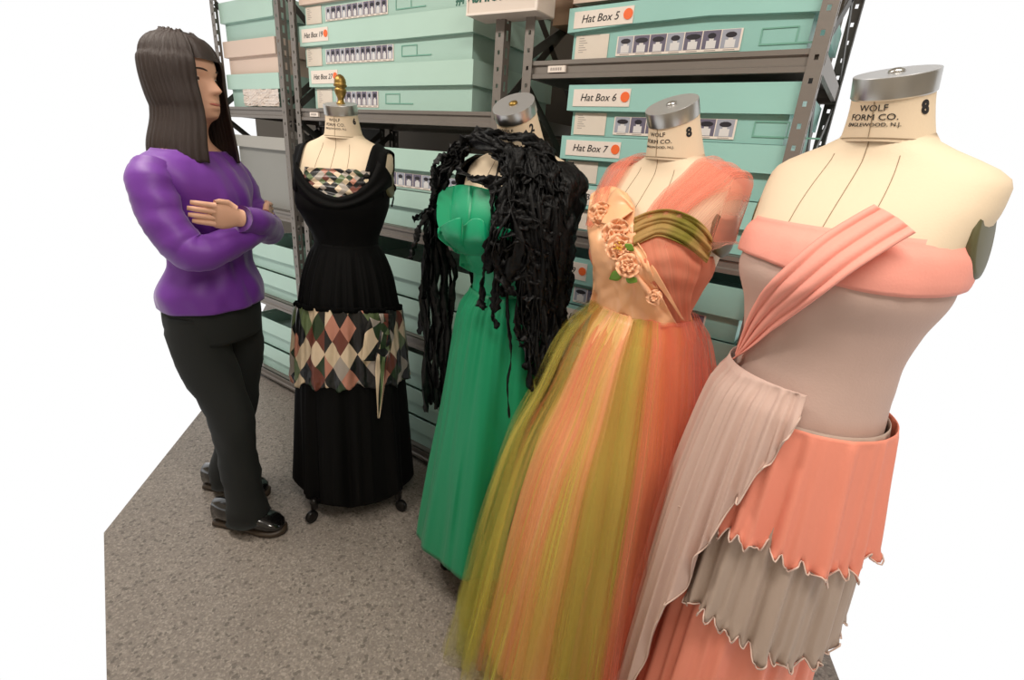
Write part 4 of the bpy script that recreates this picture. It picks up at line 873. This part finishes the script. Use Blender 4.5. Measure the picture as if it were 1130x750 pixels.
for sx in (-1, 1):
    c = face(PB.pt(1.603, -pi/2+sx*.42), 0)
    bm = bmesh.new(); bmesh.ops.create_uvsphere(bm, u_segments=16, v_segments=10, radius=.0115, matrix=Matrix.Translation(c+Vector((0, .007, 0)))); e_ = mobj('eye', bm, mat('eye_white', (235, 230, 225), .2), pe, smooth=True)
    bm = bmesh.new(); bmesh.ops.create_uvsphere(bm, u_segments=12, v_segments=8, radius=.0055, matrix=Matrix.Translation(c+Vector((0, -.0008, 0)))); mobj('iris', bm, mat('iris_brown', (60, 36, 24), .2), e_, smooth=True)
    bm = bmesh.new(); tube(bm, [face(PB.pt(1.626+.004*sin(pi*q/8), -pi/2+sx*(.18+.055*q), .001), 0) for q in range(9)], [.001, .002, .0025, .0028, .0028, .0025, .002, .0016, .001], 6); mobj('eyebrow', bm, HAIR, pe, smooth=True)
    bm = bmesh.new(); cE = PB.pt(1.585, 0 if sx > 0 else pi); lathe(bm, [(.004, 0), (.017, .003), (.021, .008), (.018, .011), (.010, .008), (.001, .006)], 18, Matrix.Translation(cE+Vector((-sx*.003, .006, 0))) @ Matrix.Rotation(sx*pi/2, 4, 'Y') @ Matrix.Diagonal((1.45, .85, 1, 1))); mobj('ear', bm, SKIN, pe, smooth=True)
bm = bmesh.new(); tube(bm, [face(PB.pt(1.5365, -pi/2+.032*q, .0008), 0) for q in range(-8, 9)], [.001+.003*cos(q*pi/18) for q in range(-8, 9)], 8); mobj('lips', bm, mat('lip_rose', (176, 98, 90), .4), pe, smooth=True)
# hair: shoulder length, parted, leaving the face free
bm = bmesh.new(); rows = []
for i in range(46):
    q = i/45; row = []
    for k in range(97):
        th = radians(-58+296*k/96); zt = 1.728-.055*q*0; z = 1.728-.36*q+.012*nz(th*5)
        if z > 1.66: p = PB.pt(min(z-.012, 1.712), th, .008+.006*abs(sin(th*23))); p.z = z
        else:
            b_ = PB.pt(max(z, 1.52), th, .016+.004*abs(sin(th*21+1))+.012*sm(1.62-z, 0, .2)); p = Vector((b_.x*(1+.18*sm(1.5-z, 0, .12)), b_.y*(1+.1*sm(1.5-z, 0, .12))+.01*sm(1.5-z, 0, .1), z))
        row.append(p)
    rows.append(row)
grid(bm, rows); solid(mobj('hair', bm, HAIR, pe, smooth=True), .006, 0)
bm = bmesh.new(); rows = [[PB.pt(1.655+.057*i/12, 2*pi*k/60, .012+.0015*sin(k*1.1))+Vector((0, 0, .012*sm(i/12))) for k in range(60)] for i in range(13)]
R = grid(bm, rows, wrap=True); bm.faces.new(R[-1]); mobj('crown_hair', bm, HAIR, pe, smooth=True)
shell('sweater', PURP, pe, [(l[0], l[1]+(.014 if l[0] > 1 else .032), (l[2]+l[3])/2+(.014 if l[0] > 1 else .030), 0, (l[3]-l[2])/2) for l in LV if l[0] < 1.41], -90, 270, 120, 60, fold=lambda th, t, z: .004*nz(th*4, z*14)+.003*sin(th*9+z*20), hem=lambda th: .90, thick=.003)
def limb(name, m, P, Rr, n=34, seg=22, wr=.0015, par=pe):
    Q = [Vector(q) for q in resample([tuple(p) for p in P], n)]; rr = resample([(a,) for a in Rr], n)
    bm = bmesh.new(); tube(bm, Q, [a[0]+wr*sin(i*1.1)+wr*.6*sin(i*2.7) for i, a in enumerate(rr)], seg); 
    for v in bm.verts: v.co += Vector((nz(v.co.x*16, v.co.y*16, v.co.z*22), nz(v.co.y*16+9, v.co.x*16, v.co.z*22), 0))*.007
    return mobj(name, bm, m, par, smooth=True)
# arms folded: upper arm down, forearm across the waist, hands tucked at the far elbows
for sx in (-1, 1):
    zf = 0 if sx < 0 else .03
    limb('sweater_sleeve', PURP, [(sx*.150, .01, 1.345), (sx*.185, .0, 1.30), (sx*.200, -.03, 1.21), (sx*.195, -.075, 1.135+zf), (sx*.175, -.115, 1.110+zf), (sx*.10, -.155, 1.13+zf), (0, -.175-zf*.8, 1.16+zf), (-sx*.08, -.165-zf, 1.18+zf)], [.056, .062, .060, .060, .056, .048, .044, .040], 60, wr=.0012)
    c = Vector((-sx*.10, -.162-zf, 1.185+zf)); dv = Vector((-sx*.9, .38, .18)).normalized(); up_ = Vector((0, 0, 1)); sd_ = dv.cross(up_).normalized(); up2 = sd_.cross(dv)
    hb = bmesh.new()
    rows = []
    for q, (hw, ht) in enumerate(((.026, .020), (.028, .018), (.036, .015), (.040, .013), (.038, .011), (.030, .008))):
        o_ = c+dv*(-.02+q*.020); rows.append([o_+up2*hw*cos(2*pi*k/16)+sd_*ht*sin(2*pi*k/16) for k in range(16)])
    R = grid(hb, rows, wrap=True); hb.faces.new(R[0][::-1]); hb.faces.new(R[-1])
    for f_, (off_, ln) in enumerate(((.026, .060), (.009, .068), (-.009, .064), (-.025, .052))):
        b0 = c+dv*.066+up2*off_; tube(hb, [b0, b0+dv*ln*.45+sd_*-.002*sx, b0+dv*ln*.8+sd_*-.010*sx*-1, b0+dv*ln+sd_*.018*sx*1], [.0095, .0088, .008, .006], 10)
    b0 = c+dv*.005+up2*.026; tube(hb, [b0, b0+dv*.025+up2*.014, b0+dv*.048+up2*.014, b0+dv*.062+up2*.010], [.012, .0105, .009, .007], 10)
    mobj('hand', hb, SKIN, pe, smooth=True)
# trousers: hips and two legs ending over the shoes
shell('trouser_hips', TRO, pe, [(1.0, .150, .115, 0, .004), (.93, .170, .130, 0, .006), (.85, .176, .135, 0, .008), (.78, .170, .128, 0, .006)], -90, 270, 80, 14, thick=.003)
for sx, fy in ((-1, -.115), (1, .10)):
    fx = sx*.095
    limb('trouser_leg', TRO, [(sx*.082, .005, .88), (sx*.088, .0, .72), (sx*.092, -.02+fy*.45, .50), (fx, fy*.7+.0, .30), (fx, fy+.025, .12), (fx, fy+.02, .05)], [.096, .092, .074, .066, .070, .080], 30, wr=.002)
LEA = mat('polished_black_leather', (14, 13, 13), .16, spec=.7, coat=.5); SOLE = mat('welted_sole', (58, 46, 34), .5)
def shoe(prof, name, m, par, hx, hy):
    bm = bmesh.new(); rows = []
    for q, hw, zb_, zt_ in prof:
        c = Vector((hx, hy-L_*q, 0)); row = []
        for k in range(20):
            a = 2*pi*k/20; ca, sa = cos(a), sin(a); row.append(c+Vector((hw*(abs(ca)**.8)*(1 if ca > 0 else -1), 0, (zb_+zt_)/2+(zt_-zb_)/2*(abs(sa)**.75)*(1 if sa > 0 else -1))))
        rows.append(row)
    R = grid(bm, rows, wrap=True); bm.faces.new(R[0]); bm.faces.new(R[-1][::-1]); bmesh.ops.recalc_face_normals(bm, faces=bm.faces)
    return mobj(name, bm, m, par, smooth=True)
for hx, hy in ((-.095, .055), (.095, .245)):
    s_ = shoe([(.0, .012, .02, .10), (.03, .03, .02, .115), (.2, .036, .02, .12), (.42, .038, .02, .115), (.56, .044, .02, .096), (.72, .049, .02, .076), (.86, .046, .02, .066), (.95, .034, .02, .054), (.99, .016, .022, .036)], 'shoe', LEA, pe, hx, hy)
    shoe([(-.01, .014, 0, .024), (.03, .034, 0, .026), (.3, .036, 0, .026), (.6, .046, 0, .027), (.76, .053, 0, .027), (.9, .048, 0, .027), (.98, .034, 0, .027), (1.02, .014, 0, .026)], 'sole', SOLE, s_, hx, hy)
    bm = bmesh.new()
    for k in range(4):
        c = Vector((hx, hy-L_*(.50+k*.055), 0)); zz = .114-.010*k; q = Vector((.03, 0, 0))
        tube(bm, [c-q+Vector((0, 0, zz-.014)), c+Vector((0, 0, zz-.001)), c+q+Vector((0, 0, zz-.014))], .0022, 6)
    mobj('laces', bm, mat('shoe_laces', (40, 38, 36), .6), s_, smooth=True)
